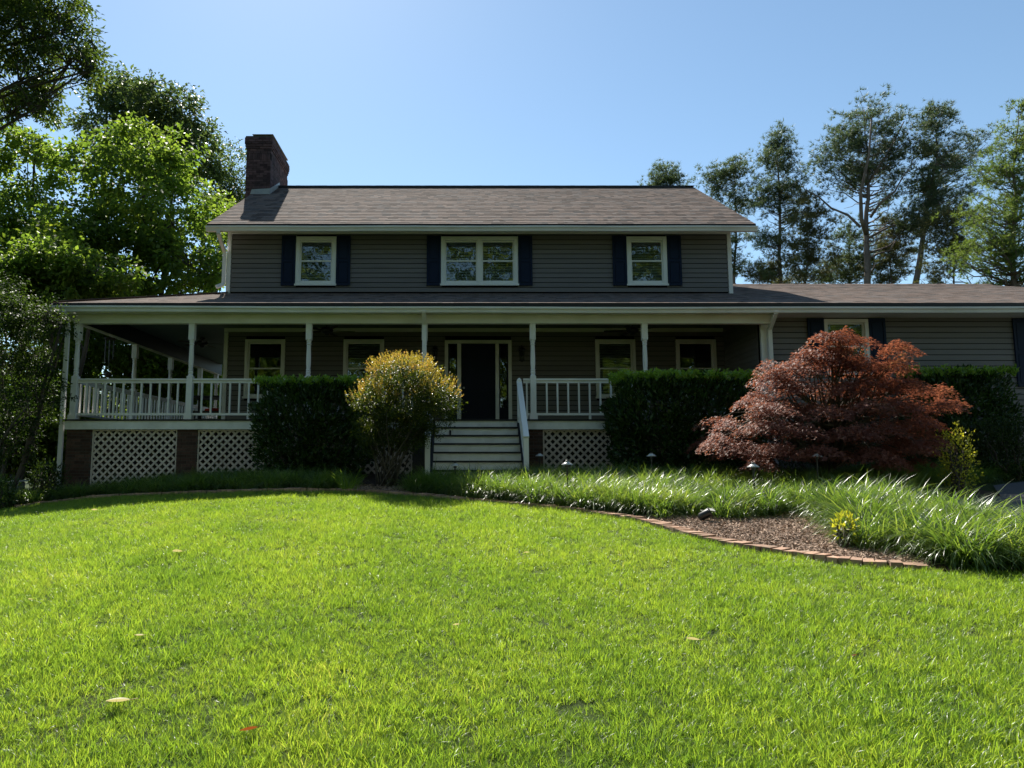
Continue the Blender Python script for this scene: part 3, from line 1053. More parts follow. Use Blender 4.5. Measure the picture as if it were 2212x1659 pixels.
# stairs
NR = 7
rise, run = .178, .262
sprof = [(Y0 - .11, ZDECK - .3), (Y0 - .11, ZDECK - .04), (Y0 - .11 - run * 6, ZDECK - .04 - rise * 6), (Y0 - .11 - run * 6, ZDECK - .5 - rise * 6)][::-1]
stair = obj('stair', MB().box(STX0 + .3, STX0 + .34, Y0 - .4, Y0 - .11, ZDECK - .9, ZDECK - .25), M['deck'], house)
for a_, b_ in ((STX0 - .045, STX0 - .002), (STX1 + .002, STX1 + .045)):
    obj('stringer', MB().prism_x(a_, b_, sprof), M['deck'], stair)
for i in range(1, NR):
    zt = ZDECK - rise * i
    yf = Y0 - .11 - run * (i - 1)
    obj('tread', MB().box(STX0, STX1, yf - run - .028, yf - .001, zt - .036, zt - .0), M['deck'], stair)
    if i < NR:
        obj('riser', MB().box(STX0, STX1, yf - run, yf - run + .018, zt - rise + .001, zt - .037), M['stairwhite'], stair)
yb0, yb1 = Y0 - .12, Y0 - .12 - run * 6 + .02
ztop, zbot = UZ(822, yb0), UZ(946, yb1)
for xs, top in ((STX0 - .09, True), (STX1 + .055, True)):
    mb = MB().box(xs - .045, xs + .045, yb0 - .045, yb0 + .0, ZDECK - .25, ztop + .02)
    mb.add([(xs - .045, yb0 - .045, ztop + .02), (xs + .045, yb0 - .045, ztop + .02), (xs + .045, yb0, ztop + .02), (xs - .045, yb0, ztop + .02), (xs, yb0 - .022, ztop + .06)], [(0, 1, 4), (1, 2, 4), (2, 3, 4), (3, 0, 4)])
    rl = obj('stair_railing', mb, M['white'], house)
    obj('newel_post', MB().box(xs - .048, xs + .048, yb1 - .045, yb1 + .045, gz(xs, yb1) - .1, zbot), M['white'], rl)
    obj('handrail', MB().beam((xs, yb1 - .06, zbot + .012), (xs, yb0, ztop - .02), .11, .04), M['white'], rl)
    obj('bottom_rail', MB().beam((xs, yb1 + .04, zbot - .70), (xs, yb0, ztop - .72), .04, .05), M['white'], rl)
    for k in range(7):
        t = (k + 1) / 8
        y, z = yb1 + (yb0 - yb1) * t, zbot + (ztop - zbot) * t
        piece('baluster', M['white'], rl, (xs, y, z - .37), (.036, .036, .68))

# chimney: one brick at a time on the two faces the photo shows
YC0, YC1 = 20.75, 22.8
XC0, XC1 = UX(530, YC0, 400), UX(583, YC0, 400)
ZCT, ZCB = UZ(298, YC0), UZ(432, YC0)
ch = obj('chimney', MB().box(XC0 + .01, XC1 - .01, YC0 + .01, YC1, gz(XC0, YC0) - .2, ZCT - .002), M['mortardark'], house)
z, k = ZCT, 0
while z > ZCB - .1:
    out = .055 if k in (3, 4, 5) else .035 if k < 3 else (.018 if k == 6 else 0.0)
    out = [.05, .05, .05, .034, .018, 0, 0, 0, 0][k] if k < 9 else 0.0
    xa, xb, ya2, yb2 = XC0 - out, XC1 + out, YC0 - out, YC1 + out
    if k in (7,):      # soldier course
        x = xa
        while x < xb - .02:
            piece('brick', M['brickdark'], ch, (min(x + .03, xb - .03), ya2 + .04, z - .10), (.057, .09, .19))
            x += .0665
        y = ya2 + .1
        while y < yb2 - .02:
            piece('brick', M['brickdark'], ch, (xb - .04, y + .03, z - .10), (.09, .057, .19))
            y += .0665
        z -= .2
    else:
        x = xa + (0 if k % 2 == 0 else -.105)
        while x < xb - .02:
            a, b = max(x, xa), min(x + .205, xb)
            if b - a > .03:
                piece('brick', M['brickdark'], ch, ((a + b) / 2, ya2 + .05 + random.uniform(-.003, .003), z - .031), (b - a, .10, .061))
            x += .215
        y = ya2 + .103 + (0 if k % 2 else -.105)
        zr_here = ZR - abs(Yridge - (YC0 + YC1) / 2) * slope * .5
        while y < yb2 - .02:
            a, b = max(y, ya2 + .103), min(y + .205, yb2)
            zroof = ZR - abs(Yridge - (a + b) / 2) * slope
            if b - a > .03 and z > zroof - .05:
                piece('brick', M['brickdark'], ch, (xb - .05 + random.uniform(-.003, .003), (a + b) / 2, z - .031), (.10, b - a, .061))
            y += .215
        z -= .070
    k += 1
obj('chimney_crown', MB().box(XC0 - .03, XC1 + .03, YC0 - .03, YC1 + .03, ZCT + .001, ZCT + .05), M['mortar'], ch)
obj('flue_cover', MB().add([], []).box(XC0 + .18, XC1 + .07, YC0 - .07, YC1 - .25, ZCT + .075, ZCT + .09).box(XC0 + .3, XC1 - .1, YC0 + .15, YC1 - .5, ZCT + .051, ZCT + .075), M['metal'], ch)
fl = MB()
zr = lambda y: ZR - abs(Yridge - y) * slope
fl.add([(XC0 + .16, YC0 - .015, zr(YC0) - .02), (XC1 + .015, YC0 - .015, zr(YC0) - .02), (XC1 + .015, YC0 - .015, zr(YC0) + .16), (XC0 + .2, YC0 - .015, zr(YC0) + .13)], [(0, 1, 2, 3)])
fl.add([(XC1 + .016, YC0 - .015, zr(YC0) - .02), (XC1 + .016, Yridge, ZR - .02), (XC1 + .016, Yridge, ZR + .14), (XC1 + .016, YC0 - .015, zr(YC0) + .16)], [(0, 1, 2, 3)])
obj('flashing', fl, M['metal'], ch)


# downspouts
def spout(pts, w_=.085, d_=.06):
    mb = MB()
    for a, b in zip(pts[:-1], pts[1:]):
        mb.beam(a, b, w_, d_, up=(0, 1, 0.01))
    return obj('downspout', mb, M['trim'], house)


xs = UX(481, Yw - .3, 500)
xw = XWL - .16
spout([(xs, Yeave - .08, ZE - .17), (xs, Yeave - .08, ZE - .30), (xw, Yw - .06, ZE - .62), (xw, Yw - .06, ZUB + .2), (xw - .14, Yw - .18, ZUB + .1)])
xs = UX(137, Ygut, 675)
spout([(xs, Ygut + .04, ZG - .16), (xs, Ygut + .04, ZG - .24), (XDL - .09, Y0 - .05, ZG - .52), (XDL - .09, Y0 - .05, gz(XDL, Y0) + .1)])
x4 = pcol[3][0]
spout([(x4 - .005, Ygut + .04, ZG - .16), (x4 - .005, Ygut + .04, ZG - .22), (x4, Y0 - .115, ZG - .46), (x4, Y0 - .105, ZDECK + .05)], .09, .07)
xs = UX(1678, Ygut, 675)
spout([(xs, Ygut + .04, ZG - .16), (xs, Ygut + .04, ZG - .24), (XGL + .16, Yg - .115, ZG - .52), (XGL + .16, Yg - .115, -.2)])

# ------------------------------------------------------------------ porch furnishings
def ceiling_fan(px, py, Y, label, yaw):
    x, z = U(px, py, Y)
    zc = ZCEIL
    t = thing('ceiling_fan', label, 'ceiling fan', (x, Y, zc), yaw, 'ceiling fans under the porch roof')
    dz = z - zc
    obj('downrod', MB().lathe(0, 0, [(.07, -.001), (.06, -.04), (.014, -.055), (.014, dz + .06)], 12), M['black'], t, local=True)
    obj('motor_housing', MB().lathe(0, 0, [(.05, dz + .07), (.13, dz + .045), (.15, dz), (.13, dz - .05), (.06, dz - .085), (.045, dz - .12), (.01, dz - .13)], 18), M['black'], t, local=True)
    for k in range(5):
        a = k * 2 * math.pi / 5
        d = Vector((math.cos(a), math.sin(a), 0))
        s = Vector((-d.y, d.x, 0))
        v = []
        for r_, wd in ((.14, .03), (.24, .055), (.6, .07), (.66, .045)):
            for sg, zo in ((-1, -.008), (1, .008)):
                p = d * r_ + s * (sg * wd)
                v.append((p.x, p.y, dz - .02 + zo))
        v2 = [(x_, y_, z_ + .008) for x_, y_, z_ in v]
        f = []
        for i in range(3):
            a0 = i * 2
            f += [(a0, a0 + 1, a0 + 3, a0 + 2), (8 + a0, 8 + a0 + 2, 8 + a0 + 3, 8 + a0 + 1), (a0, a0 + 2, 8 + a0 + 2, 8 + a0), (a0 + 1, 8 + a0 + 1, 8 + a0 + 3, a0 + 3)]
        f += [(0, 8, 9, 1), (6, 7, 15, 14)]
        obj('blade', MB().add(v + v2, f), M['darkwood'], t, local=True)


ceiling_fan(706, 713, 16.5, 'dark ceiling fan on the porch between second and third window, left of the door', .2)
ceiling_fan(1366, 713, 16.5, 'dark ceiling fan on the porch to the right of the front door', .5)
ceiling_fan(437, 741, 19.2, 'dark ceiling fan over the left side porch beside the house corner', .15)


def lantern(px, label):
    x, z = U(px, 765, Yw)
    t = thing('wall_lantern', label, 'lantern', (x, Yw - .02, z), 0, 'lanterns beside the front door')
    obj('back_plate', MB().box(-.055, .055, -.025, -.003, -.05, .2), M['black'], t, local=True)
    obj('arm', MB().tube([(0, -.02, .12), (0, -.09, .20), (0, -.15, .17)], .012, 6), M['black'], t, local=True)
    body = MB()
    for sx in (-1, 1):
        for sy in (-1, 1):
            body.beam((sx * .065, -.15 + sy * .065, .08), (sx * .045, -.15 + sy * .045, -.16), .012, .012, (0, 1, 0))
    body.lathe(0, -.15, [(.10, .08), (.07, .12), (.02, .17), (.01, .20)], 6)
    body.lathe(0, -.15, [(.02, -.22), (.06, -.19), (.06, -.16)], 6)
    obj('cage', body, M['black'], t, local=True)
    obj('glass_panes', MB().lathe(0, -.15, [(.05, -.158), (.072, .078)], 4), M['darkglass'], t, local=True)


lantern(940, 'black wall lantern left of the front door, half behind the bush')
lantern(1126, 'black wall lantern right of the front door')

# wind chime hung from the side beam
cx_, cz_ = U(238, 733, 16.1)
t = thing('wind_chime', 'dark wind chime hanging inside the left corner of the porch', 'wind chime', (cx_, 16.1, cz_))
obj('cord', MB().tube([(0, 0, ZCEIL - cz_), (0, 0, .02)], .004, 4), M['black'], t, local=True)
obj('top_disc', MB().lathe(0, 0, [(.13, 0), (.13, .025), (.02, .05)], 14), M['darkwood'], t, local=True)
for k in range(6):
    a = k * math.pi / 3
    obj('chime_tube', MB().tube([(math.cos(a) * .095, math.sin(a) * .095, -.02), (math.cos(a) * .095, math.sin(a) * .095, -.42 - .03 * k)], .016, 8), M['black'], t, local=True)
obj('clapper_cord', MB().tube([(0, 0, -.001), (0, 0, -.80)], .003, 4), M['black'], t, local=True)
obj('wind_sail', MB().lathe(0, 0, [(.01, -.74), (.06, -.77), (.07, -.82), (.05, -.87), (.01, -.89)], 12), M['darkwood'], t, local=True)

# side porch furniture, seen through the balusters
t = thing('patio_table', 'dark high patio table on the left side porch behind the railing', 'table', (-7.1, 20.2, ZDECK))
obj('table_top', MB().box(-.62, .62, -.45, .45, .90, .95), M['darkwood'], t, local=True)
for sx in (-1, 1):
    for sy in (-1, 1):
        obj('leg', MB().box(sx * .55 - .03, sx * .55 + .03, sy * .38 - .03, sy * .38 + .03, 0, .899), M['darkwood'], t, local=True)
obj('lower_shelf', MB().box(-.52, .52, -.36, .36, .28, .31), M['darkwood'], t, local=True)
t = thing('cushioned_bench', 'dark porch bench with red seat cushion near the corner of the house wall', 'bench', (-6.55, 18.7, ZDECK))
obj('seat', MB().box(-.5, .5, -.25, .25, .38, .42), M['darkwood'], t, local=True)
obj('cushion', MB().lathe(0, 0, [(.02, .421), (.24, .425), (.26, .46), (.24, .50), (.02, .51)], 4), M['red'], t, local=True)
for sx in (-1, 1):
    for sy in (-1, 1):
        obj('leg', MB().box(sx * .45 - .03, sx * .45 + .03, sy * .21 - .03, sy * .21 + .03, 0, .379), M['darkwood'], t, local=True)

# weathered box by the left corner
bx, by = UX(36, 14.9, 1030), 14.9
t = thing('utility_box', 'small weathered wooden box on the ground left of the porch corner', 'box', (bx, by, gz(bx, by)))
for k in range(4):
    obj('plank', MB().box(-.12 + k * .06, -.062 + k * .06, -.10, -.08, .0, .44), M['oldwood'], t, local=True)
obj('box_body', MB().box(-.115, .115, -.079, .12, 0, .43), M['oldwood'], t, local=True)
obj('lid', MB().box(-.16, .16, -.14, .16, .441, .475), M['stairwhite'], t, local=True)

# ------------------------------------------------------------------ brick edging of the bed
ed = thing('brick_edging', 'curved border of reddish bricks laid side by side along the lawn', 'edging', (2.5, 8.3, gz(2.5, 8.3)))
pl = [(x, y) for x, y in EDGE if -10 < x < 4.6]
# smooth, resampled curve
pts = np.array(pl)
d = np.r_[0, np.cumsum(np.hypot(*np.diff(pts, axis=0).T))]
tt = np.arange(0, d[-1], .02)
cxs, cys = np.interp(tt, d, pts[:, 0]), np.interp(tt, d, pts[:, 1])
ker = np.hanning(41)
ker /= ker.sum()
pad = 20
cxs = np.convolve(np.pad(cxs, pad, mode='edge'), ker, 'valid')
cys = np.convolve(np.pad(cys, pad, mode='edge'), ker, 'valid')
s = 0.3
while s < tt[-1] - .2:
    i = int(s / .02)
    x, y = cxs[i], cys[i]
    tx, ty = cxs[min(i + 3, len(cxs) - 1)] - cxs[max(i - 3, 0)], cys[min(i + 3, len(cys) - 1)] - cys[max(i - 3, 0)]
    a = math.atan2(ty, tx)
    z = gz(x, y)
    rot = Matrix.Rotation(a + random.uniform(-.04, .04), 3, 'Z') @ Matrix.Rotation(random.uniform(-.05, .05), 3, 'X') @ Matrix.Rotation(random.uniform(-.04, .04), 3, 'Y')
    n_ = Vector((-math.sin(a), math.cos(a), 0))
    piece('brick', M['edgebrick'], ed, (x + n_.x * .05, y + n_.y * .05, z + .016 + random.uniform(-.006, .008)), (.092, .195, .075), rot)
    s += .102


# ------------------------------------------------------------------ foliage builders
def rand_unit(n):
    v = rng.normal(size=(n, 3))
    return v / np.linalg.norm(v, axis=1, keepdims=True)


def norm(v):
    return v / np.maximum(np.linalg.norm(v, axis=1, keepdims=True), 1e-9)


def leaves(P, D, Nn, L, W, fold=.25, tipb=.55):
    """one folded rhombic leaf per point: P base, D direction, Nn approx normal, L length, W width"""
    n = len(P)
    D = norm(D)
    Sd = norm(np.cross(D, Nn))
    Nn = np.cross(Sd, D)
    L = np.broadcast_to(L, (n,))[:, None]
    W = np.broadcast_to(W, (n,))[:, None]
    a = P
    b = P + D * L * .42 + Sd * W * .5 + Nn * W * fold
    c_ = P + D * L - Nn * L * .12
    e = P + D * L * .42 - Sd * W * .5 + Nn * W * fold
    V = np.stack([a, b, c_, e], 1).reshape(-1, 3)
    Fq = np.arange(n * 4).reshape(n, 4)
    return V, Fq


def clump_points(blobs, n_cl, lo=.5, hi=1.05):
    B = np.array(blobs, float)
    vol = B[:, 3] * B[:, 4] * B[:, 5]
    pick = rng.choice(len(B), n_cl, p=vol ** .75 / (vol ** .75).sum())
    u = rand_unit(n_cl)
    r = lo + (hi - lo) * rng.random(n_cl) ** .6
    wob = 1 + .18 * np.sin(u[:, 0] * 5 + pick) * np.sin(u[:, 2] * 6 + pick * 2)
    return B[pick, :3] + u * B[pick, 3:] * (r * wob)[:, None], u, pick


def foliage(name, blobs, n_cl, per, cl_r, L, W, mat, parent, flat=.6, droop=.25, lo=.45, jit=.35):
    C, u, _ = clump_points(blobs, n_cl, lo)
    cr = cl_r * rng.uniform(.6, 1.3, n_cl)
    ci = np.repeat(np.arange(n_cl), per)
    n = len(ci)
    off = rand_unit(n) * (rng.random(n) ** .5)[:, None]
    off[:, 2] *= flat
    P = C[ci] + off * cr[ci][:, None]
    D = norm(off * [1, 1, .4] + rand_unit(n) * .7 + u[ci] * .3)
    D[:, 2] -= droop
    Nn = norm(rand_unit(n) * .75 + np.array([0, 0, .9]) + u[ci] * .35)
    V, Fq = leaves(P, D, Nn, L * rng.uniform(1 - jit, 1 + jit, n), W * rng.uniform(1 - jit, 1 + jit, n))
    o = put(name, fast_mesh(name, V, Fq, 4, mat), parent)
    return o, C


def curve_pts(a, b, sag, k=5, wob=.0):
    a, b = np.array(a, float), np.array(b, float)
    out = []
    for i in range(k + 1):
        t = i / k
        p = a + (b - a) * t
        p[2] += sag * math.sin(math.pi * t)
        if 0 < i < k:
            p = p + rng.normal(size=3) * wob
        out.append(tuple(p))
    return out


def tree(name, label, cat, x, y, blobs, mat, n_cl, per, cl_r, L, W, tr=.18, bark=None, lean=(0, 0), group=None, fork=.45, stems=1, twig=14, **kw):
    zb = gz(x, y)
    t = thing(name, label, cat, (x, y, zb), 0, group)
    lobes = list(blobs)
    for b in blobs:
        for _ in range(3):
            d_ = rand_unit(1)[0]
            lobes.append((b[0] + d_[0] * b[3] * .85, b[1] + d_[1] * b[4] * .8, b[2] + d_[2] * b[5] * .85, b[3] * .42, b[4] * .42, b[5] * .45))
    main, blobs = blobs, lobes
    cr, C = foliage('crown', blobs, n_cl, per, cl_r, L, W, mat, t, **kw)
    B = np.array(main, float)
    top = B[:, 2].max()
    cz = B[:, 2].mean()
    mb = MB()
    for s_ in range(stems):
        ang = s_ * 2.4
        bx_, by_ = x + (math.cos(ang) * tr * 1.2 if stems > 1 else 0), y + (math.sin(ang) * tr if stems > 1 else 0)
        tx_, ty_ = x + lean[0] + (math.cos(ang) * 1.0 if stems > 1 else 0), y + lean[1] + (math.sin(ang) * 1.0 if stems > 1 else 0)
        tp = curve_pts((bx_, by_, zb - .3), (tx_, ty_, top), 0, 8, tr * .6)
        mb.tube(tp, [tr * (1.25 if i == 0 else 1) * (1 - .85 * i / 8) + .01 for i in range(9)], 8)
        for j, b in enumerate(B):
            if stems > 1 and j % stems != s_:
                continue
            f_ = np.clip(fork + .35 * rng.random(), .2, .92)
            h0 = zb + (b[2] - zb) * f_
            q = np.clip((h0 - zb) / (top - zb), 0, 1)
            k = min(int(q * 8), 7)
            st = np.array(tp[k]) + (np.array(tp[k + 1]) - np.array(tp[k])) * (q * 8 - k)
            r0 = tr * (1 - .8 * q) * .55
            mb.tube(curve_pts(st, b[:3], -.1 * b[5], 5, .12), [r0 * (1 - .13 * i) for i in range(6)], 6)
            near = C[np.argsort(((C - b[:3]) ** 2).sum(1))[:max(twig * 4, 8)]]
            for c_ in near[rng.permutation(len(near))[:twig]]:
                mb.tube(curve_pts(b[:3] + (c_ - b[:3]) * .05, c_, .1, 3, .08), [r0 * .35, r0 * .25, r0 * .17, .008], 4, False)
    obj('trunk', mb, bark or M['bark'], t, True)
    return t


def gblob(px, py, Y, rpx, rpy, ry=None):
    """crown lobe from its picture centre and radii at depth Y"""
    x, z = U(px, py, Y)
    k = Y / F_PX
    return (x, Y, z, rpx * k, ry if ry else rpx * k, rpy * k)


# --- trees on the left
tree('oak_tree', 'big dark oak whose leafy limbs hang into the top left corner', 'tree', -15.0, 14.2,
     [gblob(40, 50, 13.6, 130, 90, 1.3), gblob(130, 70, 13.4, 75, 60, .8), gblob(150, 140, 13.3, 62, 34, .7), gblob(40, 175, 13.6, 85, 50, 1.0), gblob(75, 235, 13.5, 48, 28, .6),
      gblob(-60, 120, 14, 150, 150, 1.6), gblob(200, 150, 13.3, 30, 18, .4), gblob(15, -80, 13.6, 130, 80, 1.6), gblob(110, -40, 13.5, 90, 60, 1.2), gblob(20, 250, 13.6, 30, 20, .4)],
     M['oak'], 430, 62, .30, .095, .040, .22, twig=12, droop=.15, lean=(1, 0), fork=.62)
tree('bright_green_tree', 'sunlit yellow green tree with broad crown just left of the chimney', 'tree', -12.6, 27.5,
     [gblob(300, 400, 27, 120, 100, 3), gblob(370, 480, 26.5, 110, 95, 2.5), gblob(230, 510, 27, 120, 110, 3), gblob(330, 330, 27.3, 80, 55, 2), gblob(410, 570, 26, 90, 70, 2), gblob(250, 600, 26.5, 110, 70, 2), gblob(460, 600, 25.5, 40, 50, 1)],
     M['maplegreen'], 470, 44, .55, .20, .135, .17, stems=2, twig=16)
tree('front_leafy_tree', 'sunlit leafy tree just left of the side porch, lower than the yellow green tree', 'tree', -11.8, 20.6,
     [gblob(120, 570, 20.6, 75, 50, 1.2), gblob(210, 590, 20.4, 70, 40, 1.0), gblob(40, 610, 20.6, 80, 50, 1.2), gblob(262, 610, 20.3, 36, 26, .6), gblob(150, 640, 20.6, 90, 40, 1.0)],
     M['maplegreen'], 260, 40, .42, .15, .10, .11, stems=2, twig=12)
tree('light_green_tree', 'loose light green tree at left edge under the hanging oak limbs', 'tree', -17.0, 27,
     [gblob(60, 350, 27, 80, 55, 2), gblob(90, 300, 27, 45, 40, 1), gblob(30, 450, 27, 90, 70, 2.5), gblob(90, 540, 26.5, 90, 70, 2), gblob(20, 560, 26, 70, 60, 2)],
     M['maplegreen'], 280, 36, .58, .19, .125, .15, twig=12)
tree('tall_dark_tree', 'tall dark green tree rising behind the yellow green one', 'tree', -19.5, 37,
     [gblob(300, 235, 37, 75, 65, 3), gblob(385, 270, 37, 70, 65, 3), gblob(240, 290, 37, 60, 60, 2.5), gblob(420, 340, 37, 55, 60, 2.5), gblob(330, 330, 37, 90, 60, 3), gblob(400, 260, 36.5, 50, 40, 2), gblob(275, 195, 37, 35, 30, 1.5)],
     M['far'], 400, 42, .72, .24, .13, .28, twig=14)
tree('hazy_tree', 'pale slender tree showing between the tall dark tree and the chimney', 'tree', -14.6, 41,
     [gblob(500, 350, 41, 42, 45, 2), gblob(470, 410, 41, 50, 45, 2), gblob(520, 410, 41, 30, 50, 2), gblob(485, 455, 41, 45, 35, 2)],
     M['far'], 150, 36, .8, .20, .10, .18, twig=14)
tree('low_bright_tree', 'low yellow green tree peeking over the left end of the roof', 'tree', -12.5, 34,
     [gblob(495, 462, 34, 35, 26, 1.5), gblob(470, 500, 34, 50, 40, 2), gblob(510, 490, 34, 20, 30, 1)],
     M['maplegreen'], 110, 44, .55, .15, .10, .12, twig=8)
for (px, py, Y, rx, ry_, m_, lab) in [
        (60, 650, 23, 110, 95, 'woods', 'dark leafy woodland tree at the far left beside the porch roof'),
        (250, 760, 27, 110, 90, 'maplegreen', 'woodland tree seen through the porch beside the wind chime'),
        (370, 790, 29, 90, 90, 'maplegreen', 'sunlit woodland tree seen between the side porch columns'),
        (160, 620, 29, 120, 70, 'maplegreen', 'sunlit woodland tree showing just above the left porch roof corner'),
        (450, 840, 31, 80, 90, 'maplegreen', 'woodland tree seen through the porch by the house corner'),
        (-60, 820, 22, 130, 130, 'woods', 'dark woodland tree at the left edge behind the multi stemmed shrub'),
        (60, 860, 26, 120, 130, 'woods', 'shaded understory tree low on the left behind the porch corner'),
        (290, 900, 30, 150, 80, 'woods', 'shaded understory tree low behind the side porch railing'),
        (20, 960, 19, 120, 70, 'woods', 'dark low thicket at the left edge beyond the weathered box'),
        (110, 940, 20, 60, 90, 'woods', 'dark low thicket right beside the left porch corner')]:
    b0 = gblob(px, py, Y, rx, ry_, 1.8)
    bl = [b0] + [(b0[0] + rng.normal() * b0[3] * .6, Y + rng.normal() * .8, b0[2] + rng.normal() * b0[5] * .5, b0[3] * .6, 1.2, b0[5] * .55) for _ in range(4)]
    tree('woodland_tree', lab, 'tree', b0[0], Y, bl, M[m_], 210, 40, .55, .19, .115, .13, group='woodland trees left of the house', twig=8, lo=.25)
# far wall of woods, one mass
bl = [(-46 + i * 3.2 + rng.normal(), 44 + rng.normal() * 2.5, 3.2 + rng.random() * 2.5, 3.2, 2.2, 4.2) for i in range(14)]
o, _ = foliage('woods', bl, 560, 36, 1.1, .32, .2, M['woods'], None, lo=.3)
o['kind'] = 'stuff'
tag(o, 'distant dark woods filling the gaps behind the left trees', 'woods')

# multi stemmed shrub by the porch corner
tree('crape_myrtle', 'dark multi stemmed shrub reaching up beside the left porch corner', 'shrub', -9.35, 14.7,
     [gblob(60, 700, 14.7, 75, 70, .7), gblob(20, 800, 14.7, 70, 80, .8), gblob(90, 790, 14.8, 50, 70, .6), gblob(92, 700, 14.5, 36, 40, .5), gblob(-30, 680, 14.7, 70, 100, .8), gblob(60, 890, 14.8, 60, 50, .6), gblob(132, 700, 14.4, 20, 20, .25), gblob(30, 950, 14.8, 60, 60, .6),
      gblob(120, 850, 14.9, 30, 40, .4)],
     M['myrtle'], 330, 44, .24, .062, .036, .045, stems=4, twig=12, lo=.3, fork=.3)

# --- pines on the right
def pine(label, trunk, crowns, mat, Y, tr, n_tuft, group='pines behind the garage roof', needle=.25, nw=.024, name='pine_tree', bare=7, up=.5, per=12, extra=None):
    """trunk: list of picture points from the ground up; crowns: lobes (px, py, rpx, rpy)"""
    P3 = [(*[U(px, py, Y)[0]], Y, U(px, py, Y)[1]) for px, py in trunk]
    x0 = P3[0][0]
    zb = gz(x0, Y)
    P3 = [(x0, Y, zb - .3)] + P3
    t = thing(name, label, 'tree', (x0, Y, zb), 0, group)
    mb = MB()
    k = len(P3)
    # refine trunk
    fine = []
    for a, b in zip(P3[:-1], P3[1:]):
        for j in range(3):
            fine.append(np.array(a) + (np.array(b) - np.array(a)) * j / 3 + rng.normal(size=3) * .05)
    fine.append(np.array(P3[-1]))
    m = len(fine)
    zt = fine[-1][2]
    rad = lambda z: max(.012, tr * (1 - .97 * max(0, (z - zb) / (zt - zb)) ** 1.1))
    mb.tube([tuple(p) for p in fine], [rad(p[2]) for p in fine], 8)
    FZ = np.array([p[2] for p in fine])
    FX = np.array([p[0] for p in fine])
    FY = np.array([p[1] for p in fine])
    at = lambda z: np.array([np.interp(z, FZ, FX), np.interp(z, FZ, FY), z])
    blobs = [gblob(px, py, Y, rx, ry_, rx * Y / F_PX * .9) for px, py, rx, ry_ in crowns]
    B = np.array(blobs)
    vol = (B[:, 3] * B[:, 5])
    tufts, dirs = [], []
    n_br = max(12, int(n_tuft / 19))
    for i in range(n_br):
        j = rng.choice(len(B), p=vol / vol.sum())
        u = rand_unit(1)[0]
        tip = B[j, :3] + u * B[j, 3:] * rng.uniform(.5, 1.12)
        dist = math.hypot(tip[0] - np.interp(tip[2], FZ, FX), tip[1] - Y)
        z0 = np.clip(tip[2] - dist * rng.uniform(.25, .8), zb + (zt - zb) * .3, zt - .2)
        st = at(z0)
        r0 = rad(z0) * .38
        cp = curve_pts(st, tip, -dist * .08, 6, dist * .035)
        mb.tube(cp, [max(.01, r0 * (1 - .15 * q)) for q in range(7)], 5, False)
        Cp = np.array(cp)
        for q in range(5):
            s_ = np.clip(1 - abs(rng.normal()) * .26, .3, 1) * 6
            a = int(min(s_, 5.99))
            p = Cp[a] + (Cp[a + 1] - Cp[a]) * (s_ - a)
            spread = .12 + .10 * dist
            p = p + rng.normal(size=3) * [spread, spread, spread * .5]
            for r_ in range(4):
                tufts.append(p + rng.normal(size=3) * [.14, .14, .08] * (needle / .25))
                dirs.append((tip - st) / (np.linalg.norm(tip - st) + 1e-6) * .6 + np.array([0, 0, up]) + rng.normal(size=3) * .35)
    for i in range(bare):
        z0 = zb + (zt - zb) * rng.uniform(.35, .75)
        st = at(z0)
        a = rng.uniform(0, 6.28)
        ln = rng.uniform(.8, 2.4)
        tip = st + np.array([math.cos(a) * ln, math.sin(a) * ln, rng.uniform(-.2, .8)])
        mb.tube(curve_pts(st, tip, -.1, 4, .08), [.035, .03, .022, .015, .008], 4, False)
    for line, r_a, r_b in (extra or []):
        q3 = [(*[U(px, py, Y)[0]], Y + .5 * i * (-1) ** len(line), U(px, py, Y)[1]) for i, (px, py) in enumerate(line)]
        mb.tube(q3, [r_a + (r_b - r_a) * i / (len(q3) - 1) for i in range(len(q3))], 7)
    obj('trunk', mb, M['pinebark'], t, True)
    T = np.repeat(np.array(tufts), per, 0)
    Dd = np.repeat(norm(np.array(dirs)), per, 0)
    n = len(T)
    D = norm(Dd * .8 + rand_unit(n) * .9)
    L = needle * rng.uniform(.6, 1.25, n)
    Sd = norm(np.cross(D, rand_unit(n))) * (nw * .5)
    V = np.stack([T - Sd, T + Sd, T + D * L[:, None]], 1).reshape(-1, 3)
    o = put('crown', fast_mesh('crown', V, np.arange(n * 3).reshape(n, 3), 3, mat), t)
    return t


pine('small far pine top showing just above the ridge of the main roof', [(1440, 520), (1438, 360)], [(1435, 375, 38, 25), (1450, 395, 38, 18), (1415, 395, 28, 18)], M['pine'], 52, .2, 900, needle=.3, nw=.03)
pine('slim pine rising from behind the right end of the main roof', [(1588, 610), (1592, 480), (1583, 345)], [(1585, 365, 48, 28), (1530, 385, 28, 26), (1595, 420, 58, 38), (1600, 500, 40, 40), (1580, 560, 35, 40)], M['pine'], 46, .22, 2300, needle=.27)
pine('second tall pine from the main roof with narrow pointed crown', [(1684, 610), (1684, 450), (1681, 272)], [(1683, 300, 34, 30), (1680, 340, 55, 36), (1690, 390, 66, 36), (1660, 430, 50, 36), (1720, 450, 45, 40), (1650, 540, 40, 60)], M['pine'], 43, .26, 2900, needle=.26)
pine('lower brown tinged pine between the pointed pine and the forked pine', [(1742, 612), (1746, 470), (1742, 405)], [(1745, 440, 45, 38), (1770, 480, 45, 30), (1720, 510, 45, 40), (1780, 545, 45, 40), (1730, 580, 60, 35)], M['pinebrown'], 41, .15, 2100)
